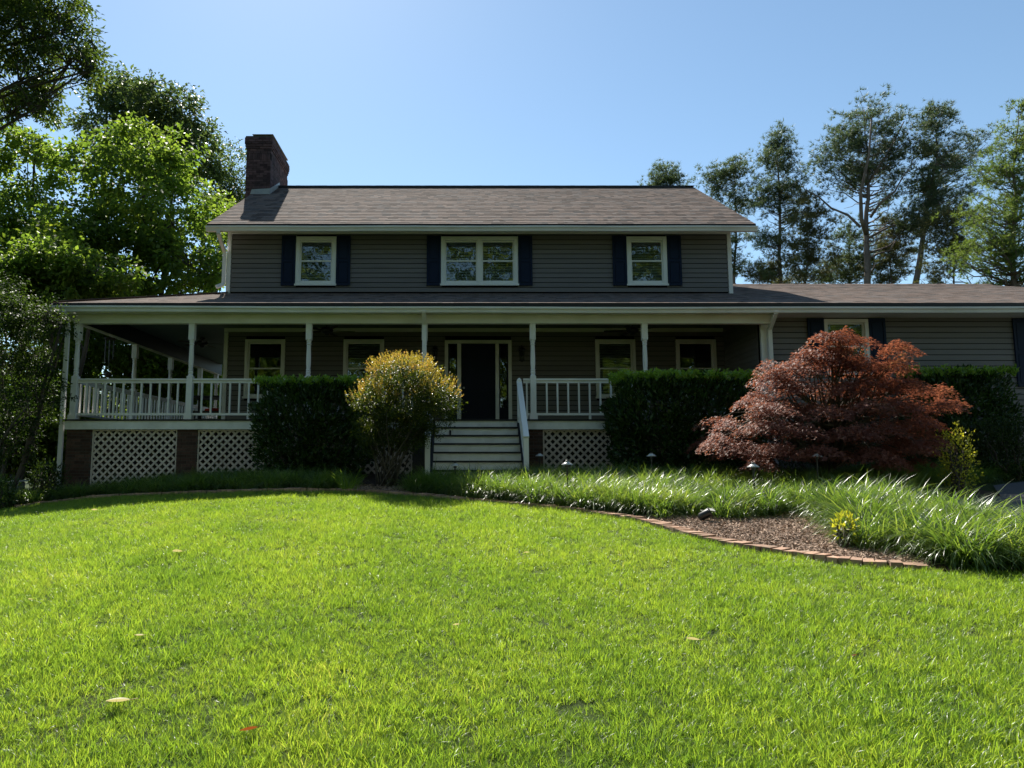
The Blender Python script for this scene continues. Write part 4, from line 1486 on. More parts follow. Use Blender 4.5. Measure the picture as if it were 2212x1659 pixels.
t = pine('tallest pine with forked pale trunk and flat topped crown', [(1871, 612), (1872, 520), (1874, 430), (1873, 330), (1868, 235)],
         [(1870, 240, 80, 32), (1925, 260, 50, 40), (1830, 290, 55, 40), (1880, 290, 85, 40), (1785, 320, 32, 38), (1900, 340, 75, 35), (1840, 380, 50, 30), (1945, 300, 35, 50), (1790, 370, 28, 20), (1940, 420, 40, 26), (1768, 350, 30, 28), (1935, 370, 34, 28), (2005, 450, 30, 18)], M['pine'], 39, .33, 3600, bare=14,
         extra=[([(1872, 508), (1850, 480), (1838, 430), (1845, 360), (1840, 290)], .13, .04), ([(1858, 490), (1842, 458), (1815, 436), (1797, 404), (1774, 380), (1768, 350)], .08, .015),
                ([(1875, 515), (1920, 490), (1965, 470), (2005, 452)], .08, .02), ([(1880, 470), (1890, 446), (1910, 428), (1918, 400), (1936, 372)], .08, .015), ([(1872, 400), (1900, 350), (1930, 280)], .08, .03)])
pine('tall dark leaning pine right of the forked pine', [(1980, 612), (1992, 520), (2008, 430), (2022, 320), (2033, 245)],
     [(2030, 250, 48, 40), (2000, 300, 42, 40), (2060, 320, 62, 36), (2090, 350, 60, 40), (2000, 380, 52, 46), (2050, 420, 70, 46), (1990, 460, 50, 50), (2110, 300, 40, 24)], M['pine'], 38, .30, 3800)
pine('short brown needled pine below the leaning pine', [(2062, 612), (2058, 480)], [(2060, 470, 65, 28), (2030, 520, 45, 36), (2080, 530, 50, 34), (2020, 580, 50, 30)], M['pinebrown'], 36, .14, 1700)
pine('low dark pine left of the forked trunk just above the garage ridge', [(1835, 612), (1838, 480)], [(1835, 500, 38, 26), (1850, 545, 55, 30), (1800, 580, 60, 30), (1900, 575, 55, 34)], M['pine'], 42, .14, 1900)
pine('low pine filling the gap right of the forked trunk', [(1925, 612), (1928, 480)], [(1925, 490, 38, 34), (1935, 540, 48, 36), (1920, 585, 55, 25)], M['pinebrown'], 40, .14, 1500)
pine('low pine right beside the house corner above the garage ridge', [(1640, 612), (1645, 560)], [(1650, 585, 60, 25), (1700, 590, 60, 22), (1770, 595, 60, 20)], M['pinebrown'], 44, .12, 1200)
pine('soft light green cedar filling the upper right edge', [(2188, 612), (2192, 450), (2196, 330), (2200, 235)],
     [(2200, 230, 32, 40), (2185, 300, 55, 40), (2160, 380, 62, 46), (2190, 400, 70, 60), (2140, 460, 72, 46), (2200, 500, 80, 60), (2110, 540, 72, 46), (2170, 580, 90, 36)],
     M['cedar'], 30, .22, 4600, needle=.19, nw=.022, name='cedar_tree', up=-.05, per=10, bare=3)

# ------------------------------------------------------------------ shrubs
def hedge(label, x0, x1, y0, y1, ztop, n, L, W, mat, newmat=None, n_new=0, zb_off=.05, bulge=.12, name='hedge', cat='hedge', group=None):
    cx_, cy_ = (x0 + x1) / 2, (y0 + y1) / 2
    zb = gz(cx_, cy_)
    t = thing(name, label, cat, (cx_, cy_, zb), 0, group)
    hx, hy, hz = (x1 - x0) / 2, (y1 - y0) / 2, (ztop - zb) / 2
    c0 = np.array([cx_, cy_, zb + hz + zb_off])
    u = rand_unit(n)
    p = 5.0
    r = 1 / (np.abs(u[:, 0]) ** p + np.abs(u[:, 1]) ** p + np.abs(u[:, 2]) ** p) ** (1 / p)
    bump = 1 + bulge * (.5 * np.sin(u[:, 0] * 7 + 1) * np.sin(u[:, 2] * 8) + .5 * np.sin(u[:, 0] * 13 + u[:, 2] * 11 + 2))
    depth = 1 - .42 * rng.random(n) ** 1.7
    P = c0 + u * (r * bump * depth)[:, None] * [hx, hy, hz]
    D = norm(u * .6 + rand_unit(n) * .6 + np.array([0, 0, .55]))
    Nn = norm(rand_unit(n) * .7 + u * .6 + np.array([0, 0, .3]))
    V, Fq = leaves(P, D, Nn, L * rng.uniform(.6, 1.25, n), W * rng.uniform(.7, 1.2, n), .18)
    put('foliage', fast_mesh('foliage', V, Fq, 4, mat), t)
    mb = MB()
    for k in range(9):
        a = rng.uniform(-.8, .8, 2)
        b = (cx_ + a[0] * hx, cy_ + a[1] * hy * .6, zb + hz * rng.uniform(1.0, 1.7))
        mb.tube(curve_pts((cx_ + a[0] * hx * .5, cy_ + a[1] * hy * .4, zb - .05), b, 0, 5, .04), [.03, .026, .022, .018, .013, .008], 5)
    obj('stems', mb, M['bark'], t, True)
    if n_new:
        m = n_new
        px = rng.uniform(-.98, .98, m) * hx
        py_ = rng.uniform(-.95, .95, m) * hy
        P0 = np.stack([cx_ + px, cy_ + py_, np.full(m, c0[2] + hz * .96) + rng.normal(size=m) * .035], 1)
        P = np.repeat(P0, 7, 0) + np.tile(np.linspace(0, .09, 7)[:, None] * [0, 0, 1], (m, 1))
        k = len(P)
        D = norm(rand_unit(k) * [1, 1, .3] + [0, 0, .75])
        V, Fq = leaves(P, D, norm(rand_unit(k) + [0, 0, .4]), L * .9 * rng.uniform(.6, 1.1, k), W * .9, .15)
        put('lit_new_growth', fast_mesh('lit_new_growth', V, Fq, 4, newmat), t)  # pale new leaves, with top light put into their colour
    return t


hx0, hx1 = UX(556, 14.4, 900), UX(800, 14.4, 900)
hedge('tall clipped dark laurel hedge left of the steps, in front of the railing', hx0, hx1, 13.9, 15.05, UZ(832, 14.2), 11500, .115, .042, M['laurel'], M['laurelnewlit'], 420)
hx0, hx1 = UX(1322, 14.3, 900), UX(1640, 14.3, 900)
hedge('tall clipped laurel hedge right of the steps, left of the red maple', hx0, hx1, 13.8, 15.0, UZ(822, 14.2), 14500, .12, .045, M['laurel'], M['laurelnewlit'], 540)
hx0, hx1 = UX(1960, 14.9, 850), UX(2178, 14.9, 850)
hedge('clipped laurel hedge right of the red maple against the garage wall', hx0, hx1, 14.5, 15.4, UZ(812, 14.8), 9500, .12, .045, M['laurel'], M['laurelnewlit'], 300)
hx0, hx1 = UX(2040, 14.2, 950), UX(2300, 14.2, 950)
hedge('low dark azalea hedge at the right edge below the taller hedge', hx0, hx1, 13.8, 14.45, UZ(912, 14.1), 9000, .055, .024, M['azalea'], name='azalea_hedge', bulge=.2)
hx0, hx1 = UX(2036, 12.0, 960), UX(2096, 12.0, 960)
ax0, ax1 = UX(1630, 14.6, 950), UX(2010, 14.6, 950)
hedge('dark shrub mass added to darken the space behind the red maple', ax0, ax1, 14.2, 15.1, UZ(925, 14.6), 9000, .06, .028, M['azalea'], name='azalea_hedge', bulge=.25)  # extra shrubs, added so the space under the maple reads dark
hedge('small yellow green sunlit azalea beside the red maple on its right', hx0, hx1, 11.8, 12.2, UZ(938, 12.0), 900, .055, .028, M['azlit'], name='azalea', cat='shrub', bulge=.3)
x0_, x1_ = UX(70, 14.3, 1020), UX(132, 14.3, 1020)
hedge('small green shrub at the foot of the porch corner', x0_, x1_, 14.1, 14.6, UZ(1008, 14.3), 1200, .07, .03, M['azalea'], name='small_shrub', cat='shrub', bulge=.3)
x0_, x1_ = UX(-40, 13.4, 1060), UX(26, 13.4, 1060)
hedge('small sunlit shrub at the left edge of the picture by the bed', x0_, x1_, 13.1, 13.7, UZ(1040, 13.4), 1500, .06, .03, M['laurel'], name='small_shrub', cat='shrub', bulge=.3)

# vase shaped shrub in front of the steps
bx, by = UX(835, 13.0, 1030), 13.0
zb = gz(bx, by)
t = thing('golden_shrub', 'round topped shrub with golden pink tips and bare fanned stems left of the steps', 'shrub', (bx, by, zb))
bl = [gblob(875, 860, 13, 92, 66, .95), gblob(810, 885, 13, 52, 52, .7), gblob(940, 870, 13, 52, 48, .7), gblob(870, 815, 13, 72, 34, .75), gblob(800, 940, 13.1, 36, 30, .45), gblob(915, 908, 13, 50, 28, .55), gblob(860, 930, 13, 82, 38, .7), gblob(800, 960, 13.1, 30, 20, .3), gblob(870, 955, 13, 50, 22, .45)]
o, C = foliage('crown', bl, 760, 52, .13, .036, .020, M['bushleaf'], t, flat=.9, droop=-.1, lo=.35)
mb = MB()
for k in range(34):
    c_ = C[rng.integers(len(C))]
    st = (bx + rng.normal() * .12, by + rng.normal() * .10, zb - .05)
    mid = np.array(st) * .5 + c_ * .5 + np.array([-(c_[0] - st[0]) * .18, 0, -.05])
    mb.tube([st, tuple(np.array(st) * .6 + mid * .4 + rng.normal(size=3) * .012), tuple(mid), tuple(mid * .45 + c_ * .55 + rng.normal(size=3) * .02), tuple(c_)], [.014, .013, .011, .008, .004], 5)
obj('stems', mb, M['maplebark'], t, True)
# upright shoots on the top
B = np.array(bl)
n_s = 620
pick = rng.choice([0, 1, 2, 3, 3, 3], n_s)
u = rand_unit(n_s)
u[:, 2] = np.abs(u[:, 2]) * 1.0 + .15
u = norm(u)
base = B[pick, :3] + u * B[pick, 3:] * 1.0
k = 16
P = np.repeat(base, k, 0)
sd_ = norm(np.repeat(u * .6 + np.array([0, 0, .7]) + rng.normal(size=(n_s, 3)) * .25, k, 0))
hh = np.tile(np.linspace(0, .19, k), n_s) * np.repeat(rng.uniform(.5, 1.2, n_s), k)
P = P + sd_ * hh[:, None]
D = norm(sd_ * .8 + rand_unit(len(P)) * .8)
V, Fq = leaves(P, D, norm(rand_unit(len(P)) + [0, 0, .3]), .030 * rng.uniform(.6, 1.2, len(P)), .016)
put('new_shoots', fast_mesh('new_shoots', V, Fq, 4, M['bushnew']), t)

# weeping red maple: drooping pads on a low dome, fine palmate leaves
ax, ay = UX(1800, 12.6, 950), 12.6
zb = gz(ax, ay)
t = thing('red_maple', 'low spreading lace leaf maple with drooping red and bronze foliage', 'tree', (ax, ay, zb))
pads = [(1792, 712, 22, 8), (1805, 722, 36, 12), (1820, 752, 60, 18), (1840, 770, 60, 18), (1800, 765, 60, 18), (1870, 815, 80, 20), (1790, 722, 44, 14), (1850, 738, 50, 14), (1740, 752, 55, 16), (1930, 750, 56, 14), (1690, 785, 60, 18), (1770, 780, 70, 20), (1850, 782, 80, 22), (1920, 785, 60, 18), (1650, 825, 70, 20), (1730, 830, 80, 22),
        (1820, 835, 90, 24), (1910, 830, 85, 24), (1985, 830, 50, 18), (1610, 862, 60, 18), (1690, 872, 80, 22), (1780, 880, 90, 24), (1870, 880, 95, 26), (1960, 870, 85, 24), (2035, 868, 48, 14), (1570, 912, 50, 16), (1640, 915, 80, 22),
        (1730, 925, 90, 24), (1830, 930, 95, 26), (1930, 920, 95, 26), (2005, 905, 60, 22), (1545, 942, 44, 14), (1600, 955, 70, 18), (1690, 962, 75, 20), (1780, 970, 70, 18), (1880, 970, 80, 22), (1960, 965, 75, 24), (2010, 945, 50, 22),
        (1530, 960, 30, 10), (1640, 985, 40, 10), (1950, 990, 50, 14)]
PB = []
for i, (px, py, rx, ry_) in enumerate(pads):
    for dep in ((-1.1, -.45, .2, .8) if py > 840 else (-.6, 0, .5) if py > 770 else (-.2, .25)):
        s_ = np.clip((py - 690) / 260, .25, 1.0)
        PB.append(gblob(px + rng.normal() * 16, py + rng.normal() * 6, 12.6 + dep * s_, rx * rng.uniform(.55, 1.0), ry_ * .55, .36))
PB = np.array(PB)
n_l = 47000
vol = PB[:, 3] * PB[:, 4]
pk = rng.choice(len(PB), n_l, p=vol / vol.sum())
u = rand_unit(n_l)
rad_ = rng.random(n_l) ** .45
P = PB[pk, :3] + u * PB[pk, 3:] * rad_[:, None]
outw = norm(P - np.array([ax, ay, 0]) * [1, 1, 0] - np.array([0, 0, 0]))
ov = P - np.array([ax, ay, 0])
ov[:, 2] = 0
ov = norm(ov)
edge_d = np.hypot(u[:, 0], u[:, 1]) * rad_
P[:, 2] -= .20 * edge_d ** 2
base_d = norm(ov * .8 + rand_unit(n_l) * .55 + np.array([0, 0, -.38]))
VV = []
Nn = norm(rand_unit(n_l) * .5 + [0, 0, 1] + ov * .3)
Sd = norm(np.cross(base_d, Nn))
L = .049 * rng.uniform(.6, 1.4, n_l)
for ang, lf in ((0, 1.0), (.55, .85), (-.55, .85), (1.1, .6), (-1.1, .6)):
    D = norm(base_d * math.cos(ang) + Sd * math.sin(ang) + rand_unit(n_l) * .15)
    W_ = norm(np.cross(D, Nn)) * .0052
    mid = P + D * (L * lf * .45)[:, None]
    VV.append(np.stack([P, mid + W_, P + D * (L * lf)[:, None] + [0, 0, -.006], mid - W_], 1))
V = np.stack(VV, 1).reshape(-1, 3)
put('crown', fast_mesh('crown', V, np.arange(len(V)).reshape(-1, 4), 4, M['acer']), t)
mb = MB()
tk = [(ax - .05, ay + .2, zb - .1), (ax, ay + .2, zb + .35), (ax + .1, ay + .2, zb + .7), (ax + .05, ay + .1, zb + 1.05)]
mb.tube(tk, [.10, .085, .07, .06], 9)
for i, b in enumerate(PB):
    st = np.array(tk[1 + i % 3])
    e = b[:3] - np.array([0, 0, b[5] * .3])
    dd = e - st
    cp = [st]
    for q in range(1, 7):
        s_ = q / 7
        p = st + dd * s_ + np.array([0, 0, .25 * np.linalg.norm(dd[:2]) * math.sin(math.pi * s_) * .6]) + rng.normal(size=3) * .045
        cp.append(p)
    cp.append(e)
    mb.tube([tuple(p) for p in cp], [.034, .029, .024, .019, .015, .011, .008, .004], 6)
obj('trunk', mb, M['maplebark'], t, True)


# ------------------------------------------------------------------ grass (stuff, instanced tufts)
def blade_tuft(name, n, rad, h, wd, bend, seg, mat, seed, splay=.5, hjit=.4):
    g = np.random.default_rng(seed)
    V, Fc = [], []
    c = 0
    for i in range(n):
        a, r = g.uniform(0, 6.283), rad * math.sqrt(g.random())
        bx_, by_ = r * math.cos(a), r * math.sin(a)
        az = a + g.normal() * .9
        ln = h * g.uniform(1 - hjit, 1 + hjit)
        th0 = abs(g.normal()) * splay * .5 + splay * .3 * (r / max(rad, 1e-6))
        bn = bend * g.uniform(.4, 1.5)
        roll = az + math.pi / 2 + g.normal() * .5
        sx, sy = math.cos(roll), math.sin(roll)
        px_, py_, pz_ = bx_, by_, -.01
        th_ = th0
        w0 = wd * g.uniform(.7, 1.2)
        for s_ in range(seg + 1):
            q = s_ / seg
            ww = w0 * (1 - q ** 1.8) * .5 * (.75 + .5 * min(1, q * 3))
            if s_ == seg:
                V.append((px_, py_, pz_))
            else:
                V.append((px_ - sx * ww, py_ - sy * ww, pz_))
                V.append((px_ + sx * ww, py_ + sy * ww, pz_))
            st = ln / seg
            px_ += math.cos(az) * math.sin(th_) * st
            py_ += math.sin(az) * math.sin(th_) * st
            pz_ += math.cos(th_) * st
            th_ += bn / seg
        for s_ in range(seg - 1):
            b = c + s_ * 2
            Fc.append((b, b + 1, b + 3))
            Fc.append((b, b + 3, b + 2))
        b = c + (seg - 1) * 2
        Fc.append((b, b + 1, b + 2))
        c += seg * 2 + 1
    me = fast_mesh(name, np.array(V), np.array(Fc), 3, mat)
    return bpy.data.objects.new(name, me)


def scatter(name, pts, rotz, tilt, scale, variants, label, cat):
    """one 'stuff' object: points that carry instanced tufts"""
    colv = bpy.data.collections.new(name + '_tufts')
    for v in variants:
        colv.objects.link(v)
    me = bpy.data.meshes.new(name)
    n = len(pts)
    me.vertices.add(n)
    me.vertices.foreach_set('co', np.ascontiguousarray(pts, np.float32).ravel())
    rot = np.stack([tilt[:, 0], tilt[:, 1], rotz], 1).astype(np.float32)
    a = me.attributes.new('rot', 'FLOAT_VECTOR', 'POINT')
    a.data.foreach_set('vector', rot.ravel())
    a = me.attributes.new('scl', 'FLOAT', 'POINT')
    a.data.foreach_set('value', scale.astype(np.float32))
    a = me.attributes.new('pick', 'INT', 'POINT')
    a.data.foreach_set('value', rng.integers(0, len(variants), n).astype(np.int32))
    o = put(name, me)
    ng = bpy.data.node_groups.new(name + '_scatter', 'GeometryNodeTree')
    ng.interface.new_socket('Geometry', in_out='INPUT', socket_type='NodeSocketGeometry')
    ng.interface.new_socket('Geometry', in_out='OUTPUT', socket_type='NodeSocketGeometry')
    gi, go = ng.nodes.new('NodeGroupInput'), ng.nodes.new('NodeGroupOutput')
    m2p = ng.nodes.new('GeometryNodeMeshToPoints')
    ci = ng.nodes.new('GeometryNodeCollectionInfo')
    ci.inputs['Collection'].default_value = colv
    ci.inputs['Separate Children'].default_value = True
    ci.inputs['Reset Children'].default_value = True
    iop = ng.nodes.new('GeometryNodeInstanceOnPoints')
    iop.inputs['Pick Instance'].default_value = True

    def attr(nm, tp):
        nd = ng.nodes.new('GeometryNodeInputNamedAttribute')
        nd.data_type = tp
        nd.inputs['Name'].default_value = nm
        return nd.outputs['Attribute']
    e2r = ng.nodes.new('FunctionNodeEulerToRotation')
    ng.links.new(attr('rot', 'FLOAT_VECTOR'), e2r.inputs[0])
    ng.links.new(gi.outputs[0], m2p.inputs['Mesh'])
    ng.links.new(m2p.outputs[0], iop.inputs['Points'])
    ng.links.new(ci.outputs[0], iop.inputs['Instance'])
    ng.links.new(attr('pick', 'INT'), iop.inputs['Instance Index'])
    ng.links.new(e2r.outputs[0], iop.inputs['Rotation'])
    ng.links.new(attr('scl', 'FLOAT'), iop.inputs['Scale'])
    ng.links.new(iop.outputs[0], go.inputs[0])
    md = o.modifiers.new('scatter', 'NODES')
    md.node_group = ng
    o['kind'] = 'stuff'
    tag(o, label, cat)
    return o


def in_poly(x, y, poly):
    inside = np.zeros(len(x), bool)
    n = len(poly)
    for i in range(n):
        (xa, ya), (xb, yb_) = poly[i], poly[(i + 1) % n]
        cnd = ((ya > y) != (yb_ > y)) & (x < (xb - xa) * (y - ya) / (yb_ - ya + 1e-12) + xa)
        inside ^= cnd
    return inside


# lawn: density falls off with distance, tufts grow wider to keep cover
gp = []
for ya, yb_, den in ((1.6, 4.5, 1350), (4.5, 6.5, 1100), (6.5, 9, 760), (9, 13.6, 600)):
    xl, xr = -.66 * yb_ - 1.6, .80 * yb_ + 1.6
    n = int((xr - xl) * (yb_ - ya) * den)
    x = rng.uniform(xl, xr, n)
    y = rng.uniform(ya, yb_, n)
    keep = (y < yedge(x) - .03) & (x > -.66 * y - 1.8) & (x < .80 * y + 1.8)
    gp.append(np.stack([x[keep], y[keep]], 1))
gp = np.concatenate(gp)
gpt = np.c_[gp, ground(gp[:, 0], gp[:, 1])]
n = len(gp)
patch = .5 + .5 * np.sin(gp[:, 0] * 1.7 + np.sin(gp[:, 1] * 1.3) * 2) * np.sin(gp[:, 1] * 1.9 + np.sin(gp[:, 0] * 1.1) * 2)
sc = rng.uniform(.6, 1.2, n) * (.78 + .35 * patch)
thin = np.sin(gp[:, 0] * 5.1 + 2 * np.sin(gp[:, 1] * 2.3)) * np.sin(gp[:, 1] * 4.3 + 2 * np.sin(gp[:, 0] * 1.9))
sc = np.where((thin > .72) & (rng.random(n) < .75), sc * .55, sc)
lean = np.stack([rng.normal(size=n) * .22 + .1 * np.sin(gp[:, 0] * 3 + gp[:, 1] * 2), rng.normal(size=n) * .22 + .12 * np.sin(gp[:, 1] * 2.6 + 1)], 1)
var = [blade_tuft('lawn_tuft', 19, .038, .066, .0033, .8, 3, M['grass'], 100 + i, .85, .5) for i in range(12)]
scatter('lawn_grass', gpt, rng.uniform(0, 6.283, n), lean, sc, var, 'bright sunlit mown lawn grass sloping up to the flower bed', 'grass')
# coarse lighter weeds in loose patches
cent = []
for px, py, m_ in ((345, 1122, 4), (350, 1190, 5), (335, 1260, 5), (660, 1170, 14), (560, 1100, 12), (800, 1110, 8), (1180, 1150, 10), (1000, 1130, 10), (860, 1250, 8), (1300, 1250, 8), (1480, 1290, 7), (1700, 1330, 7), (520, 1330, 7), (980, 1420, 6), (200, 1230, 6), (1220, 1130, 10), (1900, 1450, 5), (700, 1500, 4)):
    cpos = ground_hit(px, py)
    for k in range(m_):
        cent.append((cpos[0] + rng.normal() * .28, cpos[1] + rng.normal() * .18))
cent = np.array(cent)
n = len(cent)
wv = [blade_tuft('weed_tuft', 11, .03, .10, .0085, .9, 3, M['weed'], 300 + i, 1.3) for i in range(4)]
scatter('lawn_weeds', np.c_[cent, ground(cent[:, 0], cent[:, 1])], rng.uniform(0, 6.28, n), rng.normal(size=(n, 2)) * .1, rng.uniform(.7, 1.2, n), wv, 'pale coarse crabgrass clumps in the lawn', 'weeds')

# border grass
LP1 = [(x_, float(yedge(x_)) + .2) for x_ in (-10, -9, -8, -7, -6, -5, -4, -3, -2.2)] + [(-2.1, 13.4), (-4, 13.8), (-4.4, 15.0), (-8.6, 15.1), (-10, 15.2)]
LP2 = [(-.75, 12.0), (.15, 11.3), (.85, 10.85), (1.65, 10.25), (2.35, 9.65), (3.3, 9.55), (4.75, 9.7), (4.4, 8.4), (4.15, 7.1), (4.45, 6.7), (5.3, 6.55), (6.2, 6.6), (6.0, 7.6), (5.75, 9.7), (6.3, 10.7), (8.9, 13.3), (12.5, 14.75),
       (12.5, 15.1), (8.5, 14.4), (6.4, 13.2), (5, 13.3), (3.5, 13.6), (1.9, 13.9), (1.6, 13.5), (0, 13.3), (-.9, 12.9)]
n = 5200                                   # clumps of several tufts each
x, y = rng.uniform(-10, 12.6, n), rng.uniform(6.3, 15.1, n)
keep = in_poly(x, y, LP1) | in_poly(x, y, LP2)
x, y = x[keep], y[keep]
ch_ = rng.uniform(.8, 1.2, len(x))
x, y, ch_ = np.repeat(x, 5), np.repeat(y, 5), np.repeat(ch_, 5)
x, y = x + rng.normal(size=len(x)) * .075, y + rng.normal(size=len(x)) * .075
bpt = np.c_[x, y, ground(x, y)]
n = len(x)
lh = np.where(x < -1.5, .85, np.where((x > 4) & (y < 10), 1.22, 1.02)) * rng.uniform(.8, 1.12, n) * ch_
lv = [blade_tuft('border_tuft', 60, .085, .39, .0092, 2.1, 6, M['liriope'], 500 + i, .55, .4) for i in range(10)]
scatter('border_grass', bpt, rng.uniform(0, 6.28, n), rng.normal(size=(n, 2)) * .08, lh, lv, 'arching dark and sunlit border grass filling the bed in front of the house', 'border grass')

# one bright tussock that catches the sun
tx, ty = UX(752, 12.35, 1040), 12.35
o = blade_tuft('sunlit_tussock', 110, .16, .42, .010, 1.1, 5, M['weed'], 901, .8)
COL.objects.link(o)
o.location = (tx, ty, gz(tx, ty))
tag(o, 'single bright sunlit tuft of border grass left of the golden shrub', 'grass tuft')

# bark mulch
MP = [(2.25, 9.5), (2.6, 8.5), (2.8, 7.95), (3.1, 7.45), (3.3, 7.25), (3.7, 6.85), (4.2, 6.6), (4.4, 6.8), (4.3, 7.3), (4.6, 8.3), (5, 9.9), (3.3, 9.9)]
n = 30000
x, y = rng.uniform(2.1, 5.1, n), rng.uniform(6.5, 10, n)
keep = in_poly(x, y, MP)
x, y = x[keep], y[keep]
x2, y2 = rng.uniform(-2.4, -.6, 2500), rng.uniform(12.0, 13.2, 2500)
k2 = y2 > yedge(x2) + .2
x, y = np.r_[x, x2[k2]], np.r_[y, y2[k2]]
n = len(x)
chips = []
for i in range(6):
    g = random.Random(40 + i)
    l_, w_, h_ = g.uniform(.04, .10), g.uniform(.008, .020), g.uniform(.003, .007)
    mb = MB().add([(-l_ / 2, -w_ / 2, 0), (l_ / 2, -w_ * .2, 0), (l_ / 2 * .8, w_ / 2, h_ * .5), (-l_ / 2, w_ * .3, h_), (0, 0, h_ * 1.8), (0, 0, -h_)], [(0, 1, 4), (1, 2, 4), (2, 3, 4), (3, 0, 4), (1, 0, 5), (2, 1, 5), (3, 2, 5), (0, 3, 5)])
    chips.append(bpy.data.objects.new('mulch_chip', mb.mesh('mulch_chip', M['mulch'])))
scatter('bark_mulch', np.c_[x, y, ground(x, y) + .016 + rng.random(n) * .014], rng.uniform(0, 6.28, n), rng.normal(size=(n, 2)) * .35, rng.uniform(.6, 1.3, n), chips, 'brown shredded bark mulch in the bare patch behind the brick edging', 'mulch')

# ------------------------------------------------------------------ path lights
def path_light(px, py, Y, label):
    x, z = U(px, py, Y)
    g0 = gz(x, Y)
    h = max(.35, z - g0)
    t = thing('path_light', label, 'path light', (x, Y, g0), random.uniform(0, 6), 'low metal path lights in the bed')
    obj('stem', MB().lathe(0, 0, [(.014, -.08), (.014, h - .06), (.03, h - .055), (.03, h - .01)], 10), M['black'], t, local=True)
    obj('shade', MB().lathe(0, 0, [(.088, h - .022), (.088, h - .018), (.045, h + .012), (.024, h + .026), (.024, h + .03)], 20), M['lampcap'], t, True, local=True)
    obj('finial', MB().lathe(0, 0, [(.026, h + .031), (.026, h + .046), (.018, h + .05)], 12), M['black'], t, local=True)


path_light(1225, 1001, 10.85, 'path light with cone shade in sunlit border grass right of the steps')
path_light(1407, 983, 12.5, 'path light standing before the right laurel hedge')
path_light(1627, 1006, 10.3, 'path light with bare stem in the grass before the red maple')
path_light(1764, 984, 11.4, 'path light right under the middle of the red maple')
path_light(983, 1004, 12.8, 'shaded path light in front of the bottom step')
path_light(1166, 983, 13.9, 'shaded path light before the brick pier beside the steps')

# small ground spotlight by the mulch
sx_, sy_ = 3.05, 9.15
t = thing('ground_spotlight', 'small grey ground spotlight at the left end of the mulch patch', 'spotlight', (sx_, sy_, gz(sx_, sy_)), .4)
obj('stake', MB().lathe(0, 0, [(.012, -.05), (.012, .06)], 8), M['black'], t, local=True)
hd = MB().tube([(-.05, .03, .07), (-.03, .018, .078), (.05, -.03, .125), (.075, -.045, .138)], [.03, .05, .055, .065], 14)
obj('lamp_head', hd, M['black'], t, True, local=True)
obj('visor', MB().add([(.02, -.07, .16), (.09, .02, .18), (.15, -.02, .17), (.09, -.12, .15), (.02, -.07, .167), (.09, .02, .187), (.15, -.02, .177), (.09, -.12, .157)],
                      [(0, 3, 2, 1), (4, 5, 6, 7), (0, 1, 5, 4), (1, 2, 6, 5), (2, 3, 7, 6), (3, 0, 4, 7)]), M['lampcap'], t, local=True)

# small yellow weed at the end of the mulch patch
bx, by = UX(1822, 7.5, 1150), 7.5
hedge('yellow leaved weed spilling onto the mulch from the border grass', bx - .08, bx + .12, by - .08, by + .1, gz(bx, by) + .30, 150, .06, .024, M['azlit'], name='yellow_weed', cat='weed', bulge=.3)


# ------------------------------------------------------------------ fallen leaves on the lawn
def fallen(px, py, size, label, mat):
    x, y, z = ground_hit(px, py, .05)
    mb = MB()
    n = 8
    V, Fc = [], []
    for i in range(n + 1):
        q = i / n
        w_ = size * .34 * math.sin(math.pi * min(q * .96 + .02, 1)) ** .8
        zc = .25 * size * (q - .5) ** 2
        V += [(size * (q - .5), -w_, zc + w_ * .5), (size * (q - .5), 0, zc), (size * (q - .5), w_, zc + w_ * .35)]
    for i in range(n):
        for j in range(2):
            Fc.append((i * 3 + j, i * 3 + 3 + j, i * 3 + 4 + j, i * 3 + 1 + j))
    mb.add(V, Fc)
    mb.tube([(-size * .5, 0, .06 * size), (-size * .85, size * .05, .1 * size)], size * .02, 4)
    o = obj('fallen_leaf', mb, mat, None, True)
    o.matrix_basis = Matrix.Translation((x, y, z)) @ Matrix.Rotation(random.uniform(-.6, .6) + math.pi, 4, 'Z') @ Matrix.Rotation(random.uniform(.2, .5), 4, 'X')
    tag(o, label, 'leaf', 'fallen leaves on the lawn')


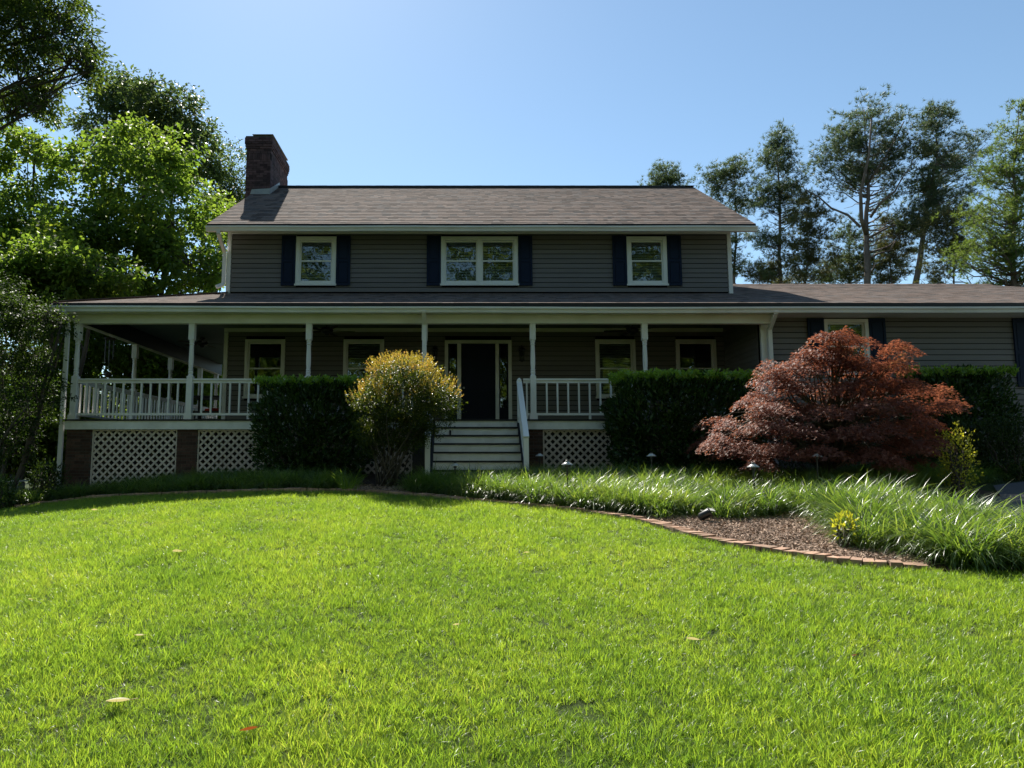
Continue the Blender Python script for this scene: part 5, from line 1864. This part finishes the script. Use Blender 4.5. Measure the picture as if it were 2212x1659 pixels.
fallen(254, 1516, .11, 'pale yellow fallen leaf in the lawn near the lower left', M['deadleaf'])
fallen(537, 1577, .08, 'dark red brown fallen leaf in the lawn near the bottom', M['deadred'])
fallen(383, 1192, .10, 'yellow fallen leaf in the middle of the left lawn', M['deadleaf'])
fallen(204, 1102, .09, 'pale fallen leaf at the edge of the shadow on the left', M['deadleaf'])
fallen(300, 1373, .06, 'pale fallen leaf sunk in the lawn on the left side', M['deadleaf'])
fallen(1497, 1382, .08, 'yellow brown fallen leaf in the right half of the lawn', M['deadleaf'])
fallen(1846, 1416, .045, 'small reddish fallen leaf in the lawn on the right', M['deadred'])
fallen(985, 1350, .05, 'small tan fallen leaf in the centre of the lawn', M['deadleaf'])
fallen(66, 1295, .045, 'small yellow fallen leaf in the lawn at the far left', M['deadleaf'])
fallen(1137, 1194, .06, 'pale fallen leaf in the lawn below the path light by the steps', M['deadleaf'])

# ------------------------------------------------------------------ trees across the street, seen as reflections in the windows
tb = tree('street_tree', 'tall leafy tree standing behind the viewer, mirrored in the upstairs windows', 'tree', -27, -13,
          [(-27, -13, 12, 4.6, 4, 5), (-29, -13, 7, 3.6, 3.4, 4), (-25, -13, 6, 3.8, 3.4, 4.2), (-27, -13, 17.5, 3.6, 3.4, 4), (-27, -12, 3.2, 4.6, 3, 3.4)],
          M['woods'], 620, 40, .95, .30, .19, .32, twig=6, lo=.2, group='trees behind the viewer reflected in the windows')


def copy_tree(root, loc, rz, s_):
    r = root.copy()
    COL.objects.link(r)
    r.matrix_basis = Matrix.Translation(loc) @ Matrix.Rotation(rz, 4, 'Z') @ Matrix.Scale(s_, 4)
    for ch in root.children:
        c_ = ch.copy()
        COL.objects.link(c_)
        c_.parent = r
        c_.matrix_parent_inverse = ch.matrix_parent_inverse.copy()
        c_.matrix_basis = ch.matrix_basis.copy()


for i, (x, y) in enumerate(((-19.5, -15), (-12.5, -13), (-5.5, -15.5), (1.5, -13.5), (8.5, -15), (15.5, -13), (22.5, -15), (29, -13))):
    copy_tree(tb, (x, y, gz(x, y)), i * 1.3, (1.0, 1.12, .95, 1.08)[i % 4])
